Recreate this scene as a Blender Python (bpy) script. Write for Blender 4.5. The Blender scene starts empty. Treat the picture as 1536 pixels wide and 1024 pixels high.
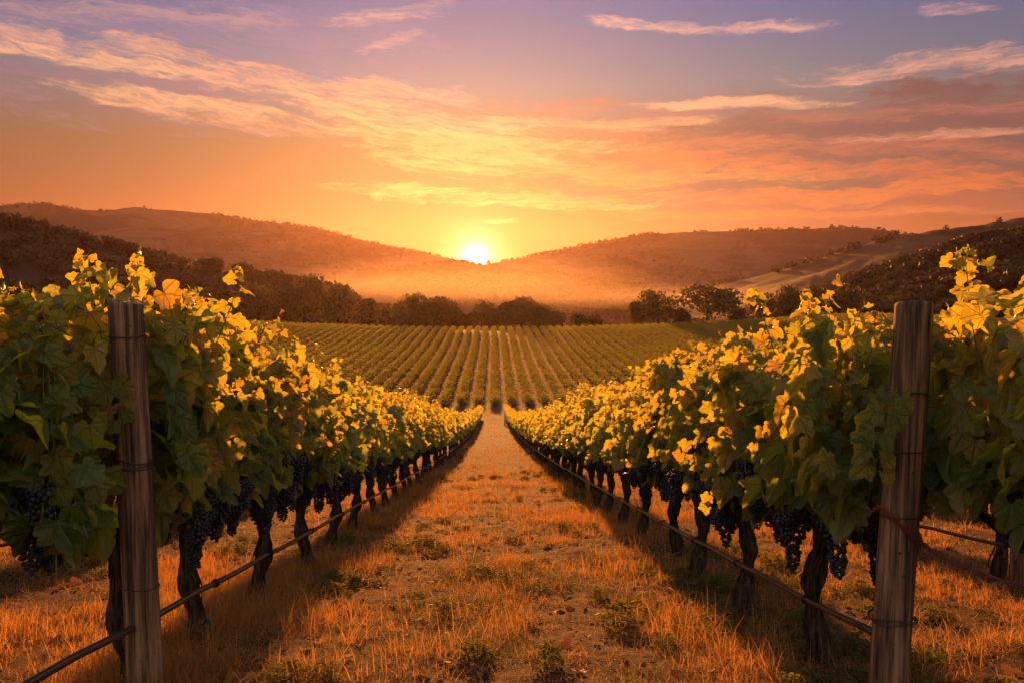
import bpy, math, random
import numpy as np
from mathutils import Matrix, Vector, Euler

R = math.radians
SC = bpy.context.scene
COL = SC.collection
random.seed(7)
rng = np.random.default_rng(11)

# ------------------------------------------------------------------ camera
CAM_Z, F_PX = 1.434, 1280.0
PITCH, YAW = math.atan(82 / 1280.0), math.atan(28 / 1280.0)
cam_data = bpy.data.cameras.new("camera")
cam = bpy.data.objects.new("camera", cam_data)
COL.objects.link(cam)
cam_data.sensor_width = 36.0
cam_data.lens = 30.0
cam_data.clip_start = 0.05
cam_data.clip_end = 20000
cam.location = (0, 0, CAM_Z)
cam.rotation_euler = (math.pi / 2 - PITCH, 0, -YAW)
SC.camera = cam
CAM_M = Euler((math.pi / 2 - PITCH, 0, -YAW)).to_matrix()


def ray(px, py):
    v = CAM_M @ Vector(((px - 768) / F_PX, -(py - 512) / F_PX, -1.0))
    return v.normalized()


def azel(px, py):
    v = ray(px, py)
    return math.degrees(math.atan2(v.x, v.y)), math.degrees(math.asin(v.z))


def at(px, py, dist):
    v = ray(px, py)
    k = dist / math.hypot(v.x, v.y)
    return Vector((v.x * k, v.y * k, CAM_Z + v.z * k))


# ------------------------------------------------------------------ render, exposure
SC.view_settings.view_transform = 'Standard'
SC.view_settings.look = 'None'
SC.view_settings.gamma = 1.0
SC.view_settings.exposure = 1.2
SC.render.engine = 'CYCLES'
SC.cycles.max_bounces = 5
SC.cycles.diffuse_bounces = 3
SC.cycles.glossy_bounces = 2
SC.cycles.transmission_bounces = 3
SC.cycles.volume_bounces = 0
SC.cycles.use_denoising = True
SC.cycles.caustics_reflective = False
SC.cycles.caustics_refractive = False
SC.cycles.sample_clamp_indirect = 4.0

# ------------------------------------------------------------------ sun
SUN_AZ, SUN_EL = azel(713, 387)
LAMP_EL = SUN_EL + 5.0
LAMP_AZ = SUN_AZ - 0.6
sun_dir = ray(713, 387)
sl = bpy.data.lights.new("sun", 'SUN')
sl.energy = 5.0
sl.angle = R(1.4)
sl.color = (1.0, 0.37, 0.075)
sun = bpy.data.objects.new("sun", sl)
COL.objects.link(sun)
lamp_dir = Vector((math.sin(R(LAMP_AZ)) * math.cos(R(LAMP_EL)), math.cos(R(LAMP_AZ)) * math.cos(R(LAMP_EL)), math.sin(R(LAMP_EL))))
sun.rotation_euler = (-lamp_dir).to_track_quat('-Z', 'Y').to_euler()
sun.location = (0, 40, 60)


# ------------------------------------------------------------------ node helper
def lin(r, g, b):
    f = lambda c: (c / 255 / 12.92) if c / 255 <= 0.04045 else ((c / 255 + 0.055) / 1.055) ** 2.4
    return (f(r), f(g), f(b), 1.0)


class NB:
    def __init__(self, tree):
        self.t = tree
        tree.nodes.clear()

    def new(self, kind, **kw):
        n = self.t.nodes.new(kind)
        for k, v in kw.items():
            setattr(n, k, v)
        return n

    def put(self, sock, v):
        if v is None:
            return
        if hasattr(v, 'is_output') or isinstance(v, bpy.types.NodeSocket):
            self.t.links.new(v, sock)
        else:
            if hasattr(sock.default_value, '__len__'):
                n = len(sock.default_value)
                v = tuple(v) if hasattr(v, '__len__') else (v,) * n
                v = (v + (1.0,) * n)[:n]
            sock.default_value = v

    def m(self, op, a, b=None, c=None, clamp=False):
        n = self.new('ShaderNodeMath', operation=op, use_clamp=clamp)
        for i, v in enumerate((a, b, c)):
            self.put(n.inputs[i], v)
        return n.outputs[0]

    def vm(self, op, a, b=None):
        n = self.new('ShaderNodeVectorMath', operation=op)
        self.put(n.inputs[0], a)
        self.put(n.inputs[1], b)
        return n.outputs[1] if op in ('DOT_PRODUCT', 'LENGTH') else n.outputs[0]

    def xyz(self, x, y, z):
        n = self.new('ShaderNodeCombineXYZ')
        for i, v in enumerate((x, y, z)):
            self.put(n.inputs[i], v)
        return n.outputs[0]

    def sep(self, v):
        n = self.new('ShaderNodeSeparateXYZ')
        self.put(n.inputs[0], v)
        return n.outputs

    def mr(self, v, a, b, c=0.0, d=1.0, smooth=False):
        n = self.new('ShaderNodeMapRange', interpolation_type='SMOOTHSTEP' if smooth else 'LINEAR')
        for i, x in enumerate((v, a, b, c, d)):
            self.put(n.inputs[i], x)
        return n.outputs[0]

    def mix(self, f, a, b, blend='MIX'):
        n = self.new('ShaderNodeMix', data_type='RGBA', blend_type=blend)
        self.put(n.inputs[0], f)
        self.put(n.inputs[6], a)
        self.put(n.inputs[7], b)
        return n.outputs[2]

    def noise(self, vec, scale=1.0, detail=3.0, rough=0.55, dist=0.0):
        n = self.new('ShaderNodeTexNoise')
        self.put(n.inputs['Vector'], vec)
        n.inputs['Scale'].default_value = scale
        n.inputs['Detail'].default_value = detail
        n.inputs['Roughness'].default_value = rough
        n.inputs['Distortion'].default_value = dist
        return n.outputs[0]

    def ramp(self, f, stops):
        n = self.new('ShaderNodeValToRGB')
        self.put(n.inputs[0], f)
        e = n.color_ramp.elements
        while len(e) < len(stops):
            e.new(0.5)
        for i, (p, c) in enumerate(stops):
            e[i].position = p
            e[i].color = c
        return n.outputs[0]

    def bump(self, h, strength=0.5, dist=0.02):
        n = self.new('ShaderNodeBump')
        n.inputs['Strength'].default_value = strength
        n.inputs['Distance'].default_value = dist
        self.put(n.inputs['Height'], h)
        return n.outputs[0]


# ------------------------------------------------------------------ world sky
world = bpy.data.worlds.new("World")
SC.world = world
world.use_nodes = True
w = NB(world.node_tree)
tc = w.new('ShaderNodeTexCoord')
D = tc.outputs['Generated']
dx, dy, dz = w.sep(D)
DEG = 180 / math.pi
az = w.m('MULTIPLY', w.m('ARCTAN2', dx, dy), DEG)
el = w.m('MULTIPLY', w.m('ARCSINE', dz), DEG)
th = w.m('MULTIPLY', w.m('ARCCOSINE', w.m('MINIMUM', w.vm('DOT_PRODUCT', D, tuple(sun_dir)), 1.0)), DEG)
SKY_GAIN = 0.42
elN = w.mr(el, -5.0, 45.0)
base = w.ramp(elN, [(0.00, lin(190, 84, 26)), (0.14, lin(180, 56, 14)), (0.20, lin(166, 74, 20)), (0.28, lin(146, 94, 50)),
                    (0.36, lin(116, 120, 130)), (0.44, lin(92, 106, 148)), (0.52, lin(84, 98, 158)), (0.75, lin(105, 105, 160)),
                    (1.0, lin(80, 90, 150))])
side = w.mr(w.m('ABSOLUTE', w.m('SUBTRACT', az, SUN_AZ)), 6.0, 36.0, smooth=True)
base = w.mix(side, base, w.mix(1.0, base, (0.82, 0.75, 0.80, 1), 'MULTIPLY'))
# clouds: each band is laid along its own line of the sky (azimuth, elevation), streaked along it
warp_n = w.noise(w.xyz(w.m('MULTIPLY', az, 0.16), w.m('MULTIPLY', el, 0.4), 3.1), 1.0, 4.0, 0.6)
fine_n = w.noise(w.xyz(w.m('MULTIPLY', az, 0.5), w.m('MULTIPLY', el, 2.2), 7.7), 1.0, 5.0, 0.65)
WARP = w.m('MULTIPLY_ADD', warp_n, 2.4, w.m('MULTIPLY_ADD', fine_n, 0.9, -1.65))


def streaks(p0, p1, seed):
    """two grains of streaky noise drawn out along one direction of the sky"""
    a0, e0 = azel(*p0)
    a1, e1 = azel(*p1)
    L = math.hypot(a1 - a0, e1 - e0)
    tx, ty = (a1 - a0) / L, (e1 - e0) / L
    s = w.m('MULTIPLY_ADD', az, tx, w.m('MULTIPLY', el, ty))
    n = w.m('MULTIPLY_ADD', el, tx, w.m('MULTIPLY', az, -ty))
    n = w.m('MULTIPLY_ADD', WARP, 0.5, n)
    nz = w.noise(w.xyz(w.m('MULTIPLY', s, 0.17), w.m('MULTIPLY', n, 1.05), seed), 1.0, 6.0, 0.62, 0.35)
    nf = w.noise(w.xyz(w.m('MULTIPLY', s, 0.55), w.m('MULTIPLY', n, 3.6), seed + 40), 1.0, 5.0, 0.66, 0.6)
    dd = w.m('MULTIPLY_ADD', nz, 1.9, w.m('MULTIPLY_ADD', nf, 1.1, -1.5))
    body = w.m('MULTIPLY', w.mr(nf, 0.30, 0.62, 0.35, 1.0), w.mr(nz, 0.25, 0.6, 0.5, 1.0))
    return dd, body


FIELD_L = streaks((60, 80), (760, 205), 1.0)
FIELD_R = streaks((860, 285), (1500, 255), 9.0)


def band(col, p0, p1, wpx, colour, opac=1.0, grain=1.0, seed=0.0, warp=1.0, soft=(0.26, 0.98), w1=None):
    a0, e0 = azel(*p0)
    a1, e1 = azel(*p1)
    dd, body = FIELD_L if (p1[1] - p0[1]) / (p1[0] - p0[0]) > 0.06 else FIELD_R
    L = math.hypot(a1 - a0, e1 - e0)
    tx, ty = (a1 - a0) / L, (e1 - e0) / L
    wpx = wpx * (1.45 if wpx < 15 else 1.2)
    wd = wpx / F_PX * DEG
    wd1 = (w1 if w1 else wpx) / F_PX * DEG
    s = w.m('MULTIPLY_ADD', az, tx, w.m('MULTIPLY_ADD', el, ty, -a0 * tx - e0 * ty))
    n = w.m('MULTIPLY_ADD', el, tx, w.m('MULTIPLY_ADD', az, -ty, a0 * ty - e0 * tx))
    n = w.m('MULTIPLY_ADD', WARP, wd * warp, n)
    q = w.m('DIVIDE', n, w.mr(s, 0.0, L, wd, wd1) if w1 else wd)
    ed = L * 0.22
    prof = w.m('MULTIPLY', w.m('SUBTRACT', 1.0, w.m('ABSOLUTE', q), clamp=True), w.mr(w.m('ABSOLUTE', w.m('SUBTRACT', s, L / 2)), L / 2 + ed, L / 2 - ed))
    d = w.m('MULTIPLY', w.m('MULTIPLY_ADD', dd, grain, w.m('POWER', prof, 0.8)), w.mr(prof, 0.0, 0.4))
    k = w.mr(d, soft[0] - 0.12, soft[1] + 0.06, 0.0, opac, smooth=True)
    if grain > 0.9:
        k = w.m('MULTIPLY', k, body)
    return w.mix(k, col, colour)


C = base
# mauve sheets
C = band(C, (-60, 20), (640, 70), 60, lin(150, 120, 150), 0.55, 1.0, 1.0)
C = band(C, (-40, 95), (560, 150), 55, lin(150, 108, 116), 0.9, 1.0, 2.0, soft=(0.2, 0.9))
C = band(C, (820, 262), (1620, 205), 56, lin(112, 68, 64), 1.0, 0.75, 3.0, w1=135, soft=(0.08, 0.62))
C = band(C, (1000, 330), (1620, 300), 38, lin(160, 74, 52), 0.95, 0.8, 4.0, w1=60, soft=(0.15, 0.8))
C = band(C, (640, 165), (1050, 160), 22, lin(172, 104, 86), 0.85, 1.0, 4.5, soft=(0.2, 0.85))
C = band(C, (760, 215), (1180, 235), 30, lin(196, 98, 56), 0.9, 1.0, 4.7, soft=(0.2, 0.85))
# lit streaks
C = band(C, (560, 222), (1000, 246), 40, lin(196, 92, 44), 0.8, 0.8, 4.8, soft=(0.2, 0.9))
C = band(C, (-60, 42), (330, 100), 26, lin(236, 165, 128), 0.85, 1.1, 5.0)
C = band(C, (10, 70), (300, 112), 13, lin(250, 180, 130), 0.9, 1.2, 6.0)
C = band(C, (80, 132), (460, 182), 17, lin(246, 174, 118), 0.95, 1.2, 7.0)
C = band(C, (240, 100), (680, 140), 24, lin(236, 164, 124), 0.9, 1.2, 8.0)
C = band(C, (380, 150), (840, 205), 36, lin(252, 178, 116), 0.95, 1.1, 9.0)
C = band(C, (500, 190), (860, 250), 30, lin(255, 186, 100), 0.95, 1.2, 10.0)
C = band(C, (700, 250), (1250, 262), 18, lin(244, 140, 54), 0.9, 1.2, 11.0)
C = band(C, (500, 284), (960, 306), 14, lin(255, 186, 92), 0.95, 1.2, 12.0)
C = band(C, (800, 296), (1440, 284), 14, lin(232, 116, 46), 0.85, 1.2, 12.5)
C = band(C, (1000, 205), (1620, 232), 12, lin(196, 96, 62), 0.75, 1.0, 28.0)
C = band(C, (1120, 176), (1600, 158), 11, lin(190, 104, 86), 0.7, 1.0, 29.0)
C = band(C, (860, 322), (1500, 316), 9, lin(230, 112, 42), 0.8, 1.0, 13.0)
C = band(C, (940, 238), (1560, 262), 14, lin(214, 98, 44), 0.9, 1.0, 21.0)
C = band(C, (1060, 300), (1600, 262), 12, lin(214, 98, 42), 0.9, 1.0, 22.0)
C = band(C, (620, 214), (980, 226), 15, lin(252, 170, 96), 0.9, 1.2, 23.0)
C = band(C, (560, 240), (800, 268), 12, lin(255, 184, 96), 0.9, 1.2, 24.0)
C = band(C, (760, 178), (1000, 196), 9, lin(238, 152, 104), 0.85, 1.2, 25.0)
C = band(C, (-60, 6), (420, 30), 14, lin(206, 150, 140), 0.6, 1.2, 26.0)
C = band(C, (150, 150), (520, 205), 10, lin(236, 158, 112), 0.7, 1.2, 27.0)
C = band(C, (720, 330), (780, 330), 4, lin(255, 215, 110), 0.8, 1.0, 13.5)
C = band(C, (960, 156), (1260, 152), 8, lin(246, 170, 124), 0.95, 0.9, 14.0)
C = band(C, (860, 185), (1080, 178), 8, lin(246, 160, 104), 0.9, 1.0, 14.5)
C = band(C, (1230, 212), (1600, 192), 7, lin(226, 140, 108), 0.8, 1.0, 14.8)
C = band(C, (1190, 116), (1600, 82), 22, lin(236, 160, 132), 0.9, 1.1, 15.0, w1=26)
C = band(C, (880, 26), (1060, 46), 9, lin(242, 178, 150), 0.9, 1.1, 16.0)
C = band(C, (1020, 46), (1250, 32), 9, lin(240, 172, 148), 0.9, 1.1, 17.0)
C = band(C, (1380, 16), (1500, 8), 9, lin(226, 158, 148), 0.8, 1.1, 18.0)
C = band(C, (500, 34), (680, 14), 13, lin(232, 168, 142), 0.8, 1.2, 19.0)
C = band(C, (540, 76), (630, 54), 9, lin(232, 168, 142), 0.8, 1.2, 20.0)
# light of the low sun in the air round it
g1 = w.m('POWER', 2.718, w.m('DIVIDE', th, -1.3))
g2 = w.m('POWER', 2.718, w.m('DIVIDE', th, -8.0))
C = w.mix(1.0, C, w.mix(1.0, (0.9, 0.45, 0.09, 1), w.xyz(g1, g1, g1), 'MULTIPLY'), 'ADD')
C = w.mix(1.0, C, w.mix(1.0, (0.0, 0.012, 0.0, 1), w.xyz(g2, g2, g2), 'MULTIPLY'), 'ADD')
# dusk sky opposite the sun
back = w.mr(w.m('ABSOLUTE', az), 45.0, 120.0, smooth=True)
BACK = w.ramp(w.mr(el, -5, 60), [(0.0, (0.42, 0.30, 0.21, 1)), (0.2, (1.06, 0.84, 0.65, 1)), (0.5, (0.82, 0.78, 0.70, 1)), (1.0, (0.55, 0.54, 0.56, 1))])
C = w.mix(back, C, BACK)
zen = w.mr(el, 30.0, 65.0, smooth=True)
C = w.mix(zen, C, (0.34, 0.32, 0.42, 1))
disc = w.m('ADD', w.mr(th, 0.86, 0.66, 0.0, 30.0), w.m('MULTIPLY', w.m('POWER', 2.718, w.m('DIVIDE', th, -0.62)), 5.0))
C = w.mix(1.0, C, w.mix(1.0, (1.0, 0.80, 0.46, 1), w.xyz(disc, disc, disc), 'MULTIPLY'), 'ADD')
bg = w.new('ShaderNodeBackground')
w.put(bg.inputs[0], C)
bg.inputs[1].default_value = SKY_GAIN
sky = w.new('ShaderNodeTexSky')
sky.sky_type = 'NISHITA'
sky.sun_disc = False
sky.sun_elevation = R(LAMP_EL)
sky.sun_rotation = R(LAMP_AZ)
bg2 = w.new('ShaderNodeBackground')
w.put(bg2.inputs[0], sky.outputs[0])
bg2.inputs[1].default_value = 0.004
add = w.new('ShaderNodeAddShader')
w.put(add.inputs[0], bg.outputs[0])
w.put(add.inputs[1], bg2.outputs[0])
wo = w.new('ShaderNodeOutputWorld')
w.put(wo.inputs[0], add.outputs[0])


# ------------------------------------------------------------------ numpy helpers
def hash2(ix, iy, seed):
    h = (ix * 374761393 + iy * 668265263 + seed * 974711) & 0x7fffffff
    h = ((h ^ (h >> 13)) * 1274126177) & 0x7fffffff
    return ((h ^ (h >> 16)) & 0xffff) / 65535.0


def vnoise(x, y, seed=0):
    x, y = np.asarray(x, float), np.asarray(y, float)
    ix, iy = np.floor(x).astype(np.int64), np.floor(y).astype(np.int64)
    fx, fy = x - ix, y - iy
    fx, fy = fx * fx * (3 - 2 * fx), fy * fy * (3 - 2 * fy)
    a, b = hash2(ix, iy, seed), hash2(ix + 1, iy, seed)
    c, d = hash2(ix, iy + 1, seed), hash2(ix + 1, iy + 1, seed)
    return (a * (1 - fx) + b * fx) * (1 - fy) + (c * (1 - fx) + d * fx) * fy


def fbm(x, y, seed=0, octv=4):
    t, amp, s = 0.0, 0.5, 1.0
    for k in range(octv):
        t = t + amp * (vnoise(np.asarray(x) * s, np.asarray(y) * s, seed + k * 17) - 0.5)
        amp *= 0.5
        s *= 2.03
    return t * 2


def sstep(a, b, x):
    t = np.clip((np.asarray(x, float) - a) / (b - a), 0, 1)
    return t * t * (3 - 2 * t)


GP = np.array([(-80, 13.5), (-30, 5.2), (-10, 1.75), (0, 0), (20, -3.4), (50, -8.15), (90, -13.8), (128, -18.3), (150, -19.6), (180, -19.2),
               (250, -17.8), (318, -15.4), (334, -15.6), (420, -24), (600, -40), (1000, -52), (3000, -54), (9000, -54)], float)
_h = np.diff(GP[:, 0])
_s = np.diff(GP[:, 1]) / _h
GM = np.concatenate([[_s[0]], (_s[:-1] * _h[1:] + _s[1:] * _h[:-1]) / (_h[:-1] + _h[1:]), [_s[-1]]])


def profile(y):
    y = np.clip(np.asarray(y, float), GP[0, 0], GP[-1, 0])
    i = np.clip(np.searchsorted(GP[:, 0], y) - 1, 0, len(_h) - 1)
    t = (y - GP[i, 0]) / _h[i]
    t2, t3 = t * t, t * t * t
    return ((2 * t3 - 3 * t2 + 1) * GP[i, 1] + (t3 - 2 * t2 + t) * _h[i] * GM[i] + (-2 * t3 + 3 * t2) * GP[i + 1, 1] + (t3 - t2) * _h[i] * GM[i + 1])


def lateral(x):
    x = np.asarray(x, float)
    return 2.6 * np.minimum(np.abs(x) / 95.0, 1.35) ** 2


def ground_z(x, y, rough=True):
    x, y = np.asarray(x, float), np.asarray(y, float)
    z = profile(y) + lateral(x) * sstep(126, 148, y) * (1 - sstep(340, 500, y))
    if rough:
        near = 1 - sstep(18, 40, np.abs(y) + np.abs(x))
        z = z + 0.05 * fbm(x * 0.8, y * 0.8, 5, 3)
        z = z + near * (0.022 * fbm(x * 3.1, y * 3.1, 9, 3) + 0.024 * fbm(x * 13, y * 13, 4, 2))
        far = sstep(340, 700, y)
        z = z + far * 6 * fbm(x / 160, y / 160, 31, 3)
    return z


def mk(name, V, F, mats, uv=None, rnd=None, mi=None, smooth=True):
    """triangle mesh from arrays"""
    V = np.asarray(V, np.float32).reshape(-1, 3)
    F = np.asarray(F, np.int32).reshape(-1, 3)
    me = bpy.data.meshes.new(name)
    me.vertices.add(len(V))
    me.vertices.foreach_set('co', V.ravel())
    me.loops.add(len(F) * 3)
    me.loops.foreach_set('vertex_index', F.ravel())
    me.polygons.add(len(F))
    me.polygons.foreach_set('loop_start', np.arange(0, len(F) * 3, 3, dtype=np.int32))
    if uv is not None:
        l = me.uv_layers.new(name='UVMap')
        l.data.foreach_set('uv', np.asarray(uv, np.float32)[F.ravel()].ravel())
    if rnd is not None:
        a = me.attributes.new('tint', 'FLOAT', 'POINT')
        a.data.foreach_set('value', np.asarray(rnd, np.float32))
    for m_ in (mats if isinstance(mats, (list, tuple)) else [mats]):
        me.materials.append(m_)
    if mi is not None:
        me.polygons.foreach_set('material_index', np.asarray(mi, np.int32))
    me.polygons.foreach_set('use_smooth', np.full(len(F), smooth, dtype=bool))
    me.update()
    me.validate()
    return me


class Acc:
    """collects pieces of one mesh"""
    def __init__(self):
        self.V, self.F, self.U, self.T, self.M, self.n = [], [], [], [], [], 0

    def add(self, V, F, uv=None, tint=None, mat=0):
        V = np.asarray(V, float).reshape(-1, 3)
        F = np.asarray(F, int).reshape(-1, 3)
        self.V.append(V)
        self.F.append(F + self.n)
        self.U.append(np.zeros((len(V), 2)) if uv is None else uv)
        self.T.append(np.full(len(V), 0.5) if tint is None else (np.full(len(V), tint) if np.isscalar(tint) else tint))
        self.M.append(np.full(len(F), mat))
        self.n += len(V)

    def mesh(self, name, mats, smooth=True):
        return mk(name, np.concatenate(self.V), np.concatenate(self.F), mats, np.concatenate(self.U), np.concatenate(self.T),
                  np.concatenate(self.M), smooth)


def obj(name, data, parent=None, loc=None, rot=None, scale=None):
    o = bpy.data.objects.new(name, data)
    COL.objects.link(o)
    if parent:
        o.parent = parent
    if loc is not None:
        o.location = loc
    if rot is not None:
        o.rotation_euler = rot
    if scale is not None:
        o.scale = scale
    return o


def tag(o, label, cat=None, group=None, kind=None):
    o['label'] = label
    if cat:
        o['category'] = cat
    if group:
        o['group'] = group
    if kind:
        o['kind'] = kind
    return o


ONES = ['', 'first', 'second', 'third', 'fourth', 'fifth', 'sixth', 'seventh', 'eighth', 'ninth', 'tenth', 'eleventh', 'twelfth', 'thirteenth',
        'fourteenth', 'fifteenth', 'sixteenth', 'seventeenth', 'eighteenth', 'nineteenth']
TENS = ['', '', 'twent', 'thirt', 'fort', 'fift', 'sixt', 'sevent', 'eight', 'ninet']


def nth(n):
    if n < 20:
        return ONES[n]
    if n >= 100:
        return 'hundredth' if n == 100 else 'hundred-and-' + nth(n - 100)
    t, o = divmod(n, 10)
    return TENS[t] + ('ieth' if o == 0 else 'y-' + ONES[o])


def tube(P, rad, sides=8, knob=0.0, ridge=0.0, seed=0, twist=0.0, cap=True):
    P = np.asarray(P, float)
    n = len(P)
    rad = np.broadcast_to(np.asarray(rad, float), (n,))
    T = np.gradient(P, axis=0)
    T /= np.linalg.norm(T, axis=1)[:, None] + 1e-9
    ref = np.array([0.0, 0.0, 1.0]) if abs(T[0, 2]) < 0.8 else np.array([0.0, 1.0, 0.0])
    A = np.cross(np.broadcast_to(ref, T.shape), T)
    A /= np.linalg.norm(A, axis=1)[:, None] + 1e-9
    B = np.cross(T, A)
    th_ = np.linspace(0, 2 * np.pi, sides, endpoint=False)
    TH = th_[None, :] + twist * np.linspace(0, 1, n)[:, None]
    r = rad[:, None] * np.ones((n, sides))
    if ridge or knob:
        s = np.linspace(0, 1, n)[:, None] * n * 0.35
        r = r * (1 + knob * fbm(s * 1.3 + 0 * TH, np.cos(th_)[None, :] * 0.9 + seed * 3.1 + s * 0.2, seed, 3)
                 + ridge * fbm(np.cos(th_)[None, :] * 3 + s * 0.12 + seed, np.sin(th_)[None, :] * 3 + seed * 1.7, seed + 5, 3))
    V = P[:, None, :] + r[..., None] * (np.cos(TH)[..., None] * A[:, None, :] + np.sin(TH)[..., None] * B[:, None, :])
    V = V.reshape(-1, 3)
    i, j = np.meshgrid(np.arange(n - 1), np.arange(sides), indexing='ij')
    a, b = i * sides + j, i * sides + (j + 1) % sides
    c, d = a + sides, b + sides
    F = np.concatenate([np.stack([a, b, d], -1).reshape(-1, 3), np.stack([a, d, c], -1).reshape(-1, 3)])
    if cap:
        k = len(V)
        V = np.concatenate([V, P[:1], P[-1:]])
        jj = np.arange(sides)
        F = np.concatenate([F, np.stack([np.full(sides, k), (jj + 1) % sides, jj], -1),
                            np.stack([np.full(sides, k + 1), (n - 1) * sides + jj, (n - 1) * sides + (jj + 1) % sides], -1)])
    return V, F


# ------------------------------------------------------------------ materials
def mat(name):
    m_ = bpy.data.materials.new(name)
    m_.use_nodes = True
    b = NB(m_.node_tree)
    out = b.new('ShaderNodeOutputMaterial')
    return m_, b, out


def principled(b, out, col, rough=0.8, spec=0.3, normal=None):
    p = b.new('ShaderNodeBsdfPrincipled')
    b.put(p.inputs['Base Color'], col)
    b.put(p.inputs['Roughness'], rough)
    b.put(p.inputs['Specular IOR Level'], spec)
    if normal is not None:
        b.put(p.inputs['Normal'], normal)
    if out is not None:
        b.put(out.inputs[0], p.outputs[0])
    return p


def leafmat(name, veins):
    m_, b, out = mat(name)
    at_ = b.new('ShaderNodeAttribute', attribute_name='tint')
    t = at_.outputs['Fac']
    oi = b.new('ShaderNodeObjectInfo')
    t = b.m('ADD', t, b.m('MULTIPLY', b.m('SUBTRACT', oi.outputs['Random'], 0.5), 0.12))
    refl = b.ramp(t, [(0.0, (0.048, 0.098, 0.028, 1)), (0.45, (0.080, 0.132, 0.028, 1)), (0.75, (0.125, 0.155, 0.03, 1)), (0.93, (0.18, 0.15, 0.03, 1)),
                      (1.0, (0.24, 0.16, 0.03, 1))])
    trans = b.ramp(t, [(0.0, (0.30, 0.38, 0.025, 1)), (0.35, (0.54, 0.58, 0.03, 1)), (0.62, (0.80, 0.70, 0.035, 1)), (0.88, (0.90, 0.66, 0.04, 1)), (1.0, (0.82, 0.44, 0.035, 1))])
    nrm = None
    if veins:
        uv = b.new('ShaderNodeUVMap').outputs[0]
        ux, uy, _ = b.sep(uv)
        ax = b.m('ABSOLUTE', ux)
        dmin = None
        for ang in (90, 42, -12):
            c, s = math.cos(R(ang)), math.sin(R(ang))
            perp = b.m('ABSOLUTE', b.m('SUBTRACT', b.m('MULTIPLY', ax, s), b.m('MULTIPLY', uy, c)))
            along = b.m('ADD', b.m('MULTIPLY', ax, c), b.m('MULTIPLY', uy, s))
            d_ = b.m('ADD', perp, b.m('MULTIPLY', b.m('LESS_THAN', along, 0.0), 9.0))
            dmin = d_ if dmin is None else b.m('MINIMUM', dmin, d_)
        vein = b.mr(dmin, 0.012, 0.034, 1.0, 0.0)
        cell = b.noise(b.xyz(b.m('MULTIPLY', ux, 9.0), b.m('MULTIPLY', uy, 9.0), t), 1.0, 3.0, 0.6)
        refl = b.mix(b.m('MULTIPLY', vein, 0.85), refl, (0.16, 0.19, 0.06, 1))
        refl = b.mix(b.mr(cell, 0.35, 0.7, 0.0, 0.45), refl, b.mix(1.0, refl, (0.6, 0.65, 0.6, 1), 'MULTIPLY'))
        trans = b.mix(b.m('MULTIPLY', vein, 0.8), trans, (0.30, 0.19, 0.02, 1))
        trans = b.mix(b.mr(cell, 0.38, 0.66, 0.0, 0.6), trans, b.mix(1.0, trans, (0.66, 0.52, 0.45, 1), 'MULTIPLY'))
        h = b.m('ADD', b.m('MULTIPLY', b.mr(dmin, 0.0, 0.07), 0.8), b.m('MULTIPLY', cell, 0.8))
        nrm = b.bump(h, 0.8, 0.014)
    p = principled(b, None, refl, 0.40, 0.45, nrm)
    tr = b.new('ShaderNodeBsdfTranslucent')
    b.put(tr.inputs[0], trans)
    mx = b.new('ShaderNodeMixShader')
    mx.inputs[0].default_value = 0.5
    b.put(mx.inputs[1], p.outputs[0])
    b.put(mx.inputs[2], tr.outputs[0])
    b.put(out.inputs[0], mx.outputs[0])
    return m_


M_LEAF = leafmat('vine_leaf', True)
M_LEAF_FAR = leafmat('vine_leaf_far', False)


def crownmat(name, c0, c1, tr_c, f=0.25):
    m_, b, out = mat(name)
    t = b.new('ShaderNodeAttribute', attribute_name='tint').outputs['Fac']
    oi = b.new('ShaderNodeObjectInfo')
    t = b.m('ADD', t, b.m('MULTIPLY', b.m('SUBTRACT', oi.outputs['Random'], 0.5), 0.5))
    c = b.mix(t, c0, c1)
    p = principled(b, None, c, 0.7, 0.15)
    tr = b.new('ShaderNodeBsdfTranslucent')
    b.put(tr.inputs[0], tr_c)
    mx = b.new('ShaderNodeMixShader')
    mx.inputs[0].default_value = f
    b.put(mx.inputs[1], p.outputs[0])
    b.put(mx.inputs[2], tr.outputs[0])
    b.put(out.inputs[0], mx.outputs[0])
    return m_


M_CROWN = crownmat('tree_foliage', (0.035, 0.036, 0.014, 1), (0.085, 0.075, 0.024, 1), (0.14, 0.10, 0.02, 1), 0.3)
M_WOODS = crownmat('hill_foliage', (0.03, 0.025, 0.015, 1), (0.065, 0.048, 0.024, 1), (0.10, 0.07, 0.02, 1), 0.2)
M_FIELD = crownmat('field_vine_foliage', (0.045, 0.065, 0.018, 1), (0.13, 0.12, 0.03, 1), (0.42, 0.34, 0.025, 1), 0.42)
M_STRAW = crownmat('dry_straw', (0.11, 0.046, 0.014, 1), (0.66, 0.34, 0.10, 1), (0.72, 0.34, 0.055, 1), 0.5)
M_WEED = crownmat('green_weed', (0.05, 0.065, 0.016, 1), (0.13, 0.12, 0.03, 1), (0.24, 0.19, 0.02, 1), 0.4)

# bark
m_, b, out = mat('vine_bark')
oc = b.new('ShaderNodeTexCoord').outputs['Object']
n1 = b.noise(b.vm('MULTIPLY', oc, (26, 26, 5)), 1.0, 5, 0.65, 0.6)
n2 = b.noise(oc, 9.0, 3, 0.6)
c = b.ramp(n1, [(0.34, (0.014, 0.009, 0.006, 1)), (0.5, (0.055, 0.034, 0.023, 1)), (0.70, (0.14, 0.088, 0.06, 1))])
c = b.mix(b.mr(n2, 0.45, 0.75), c, b.mix(1.0, c, (0.6, 0.55, 0.5, 1), 'MULTIPLY'))
principled(b, out, c, 0.9, 0.15, b.bump(n1, 1.0, 0.05))
M_BARK = m_

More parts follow.
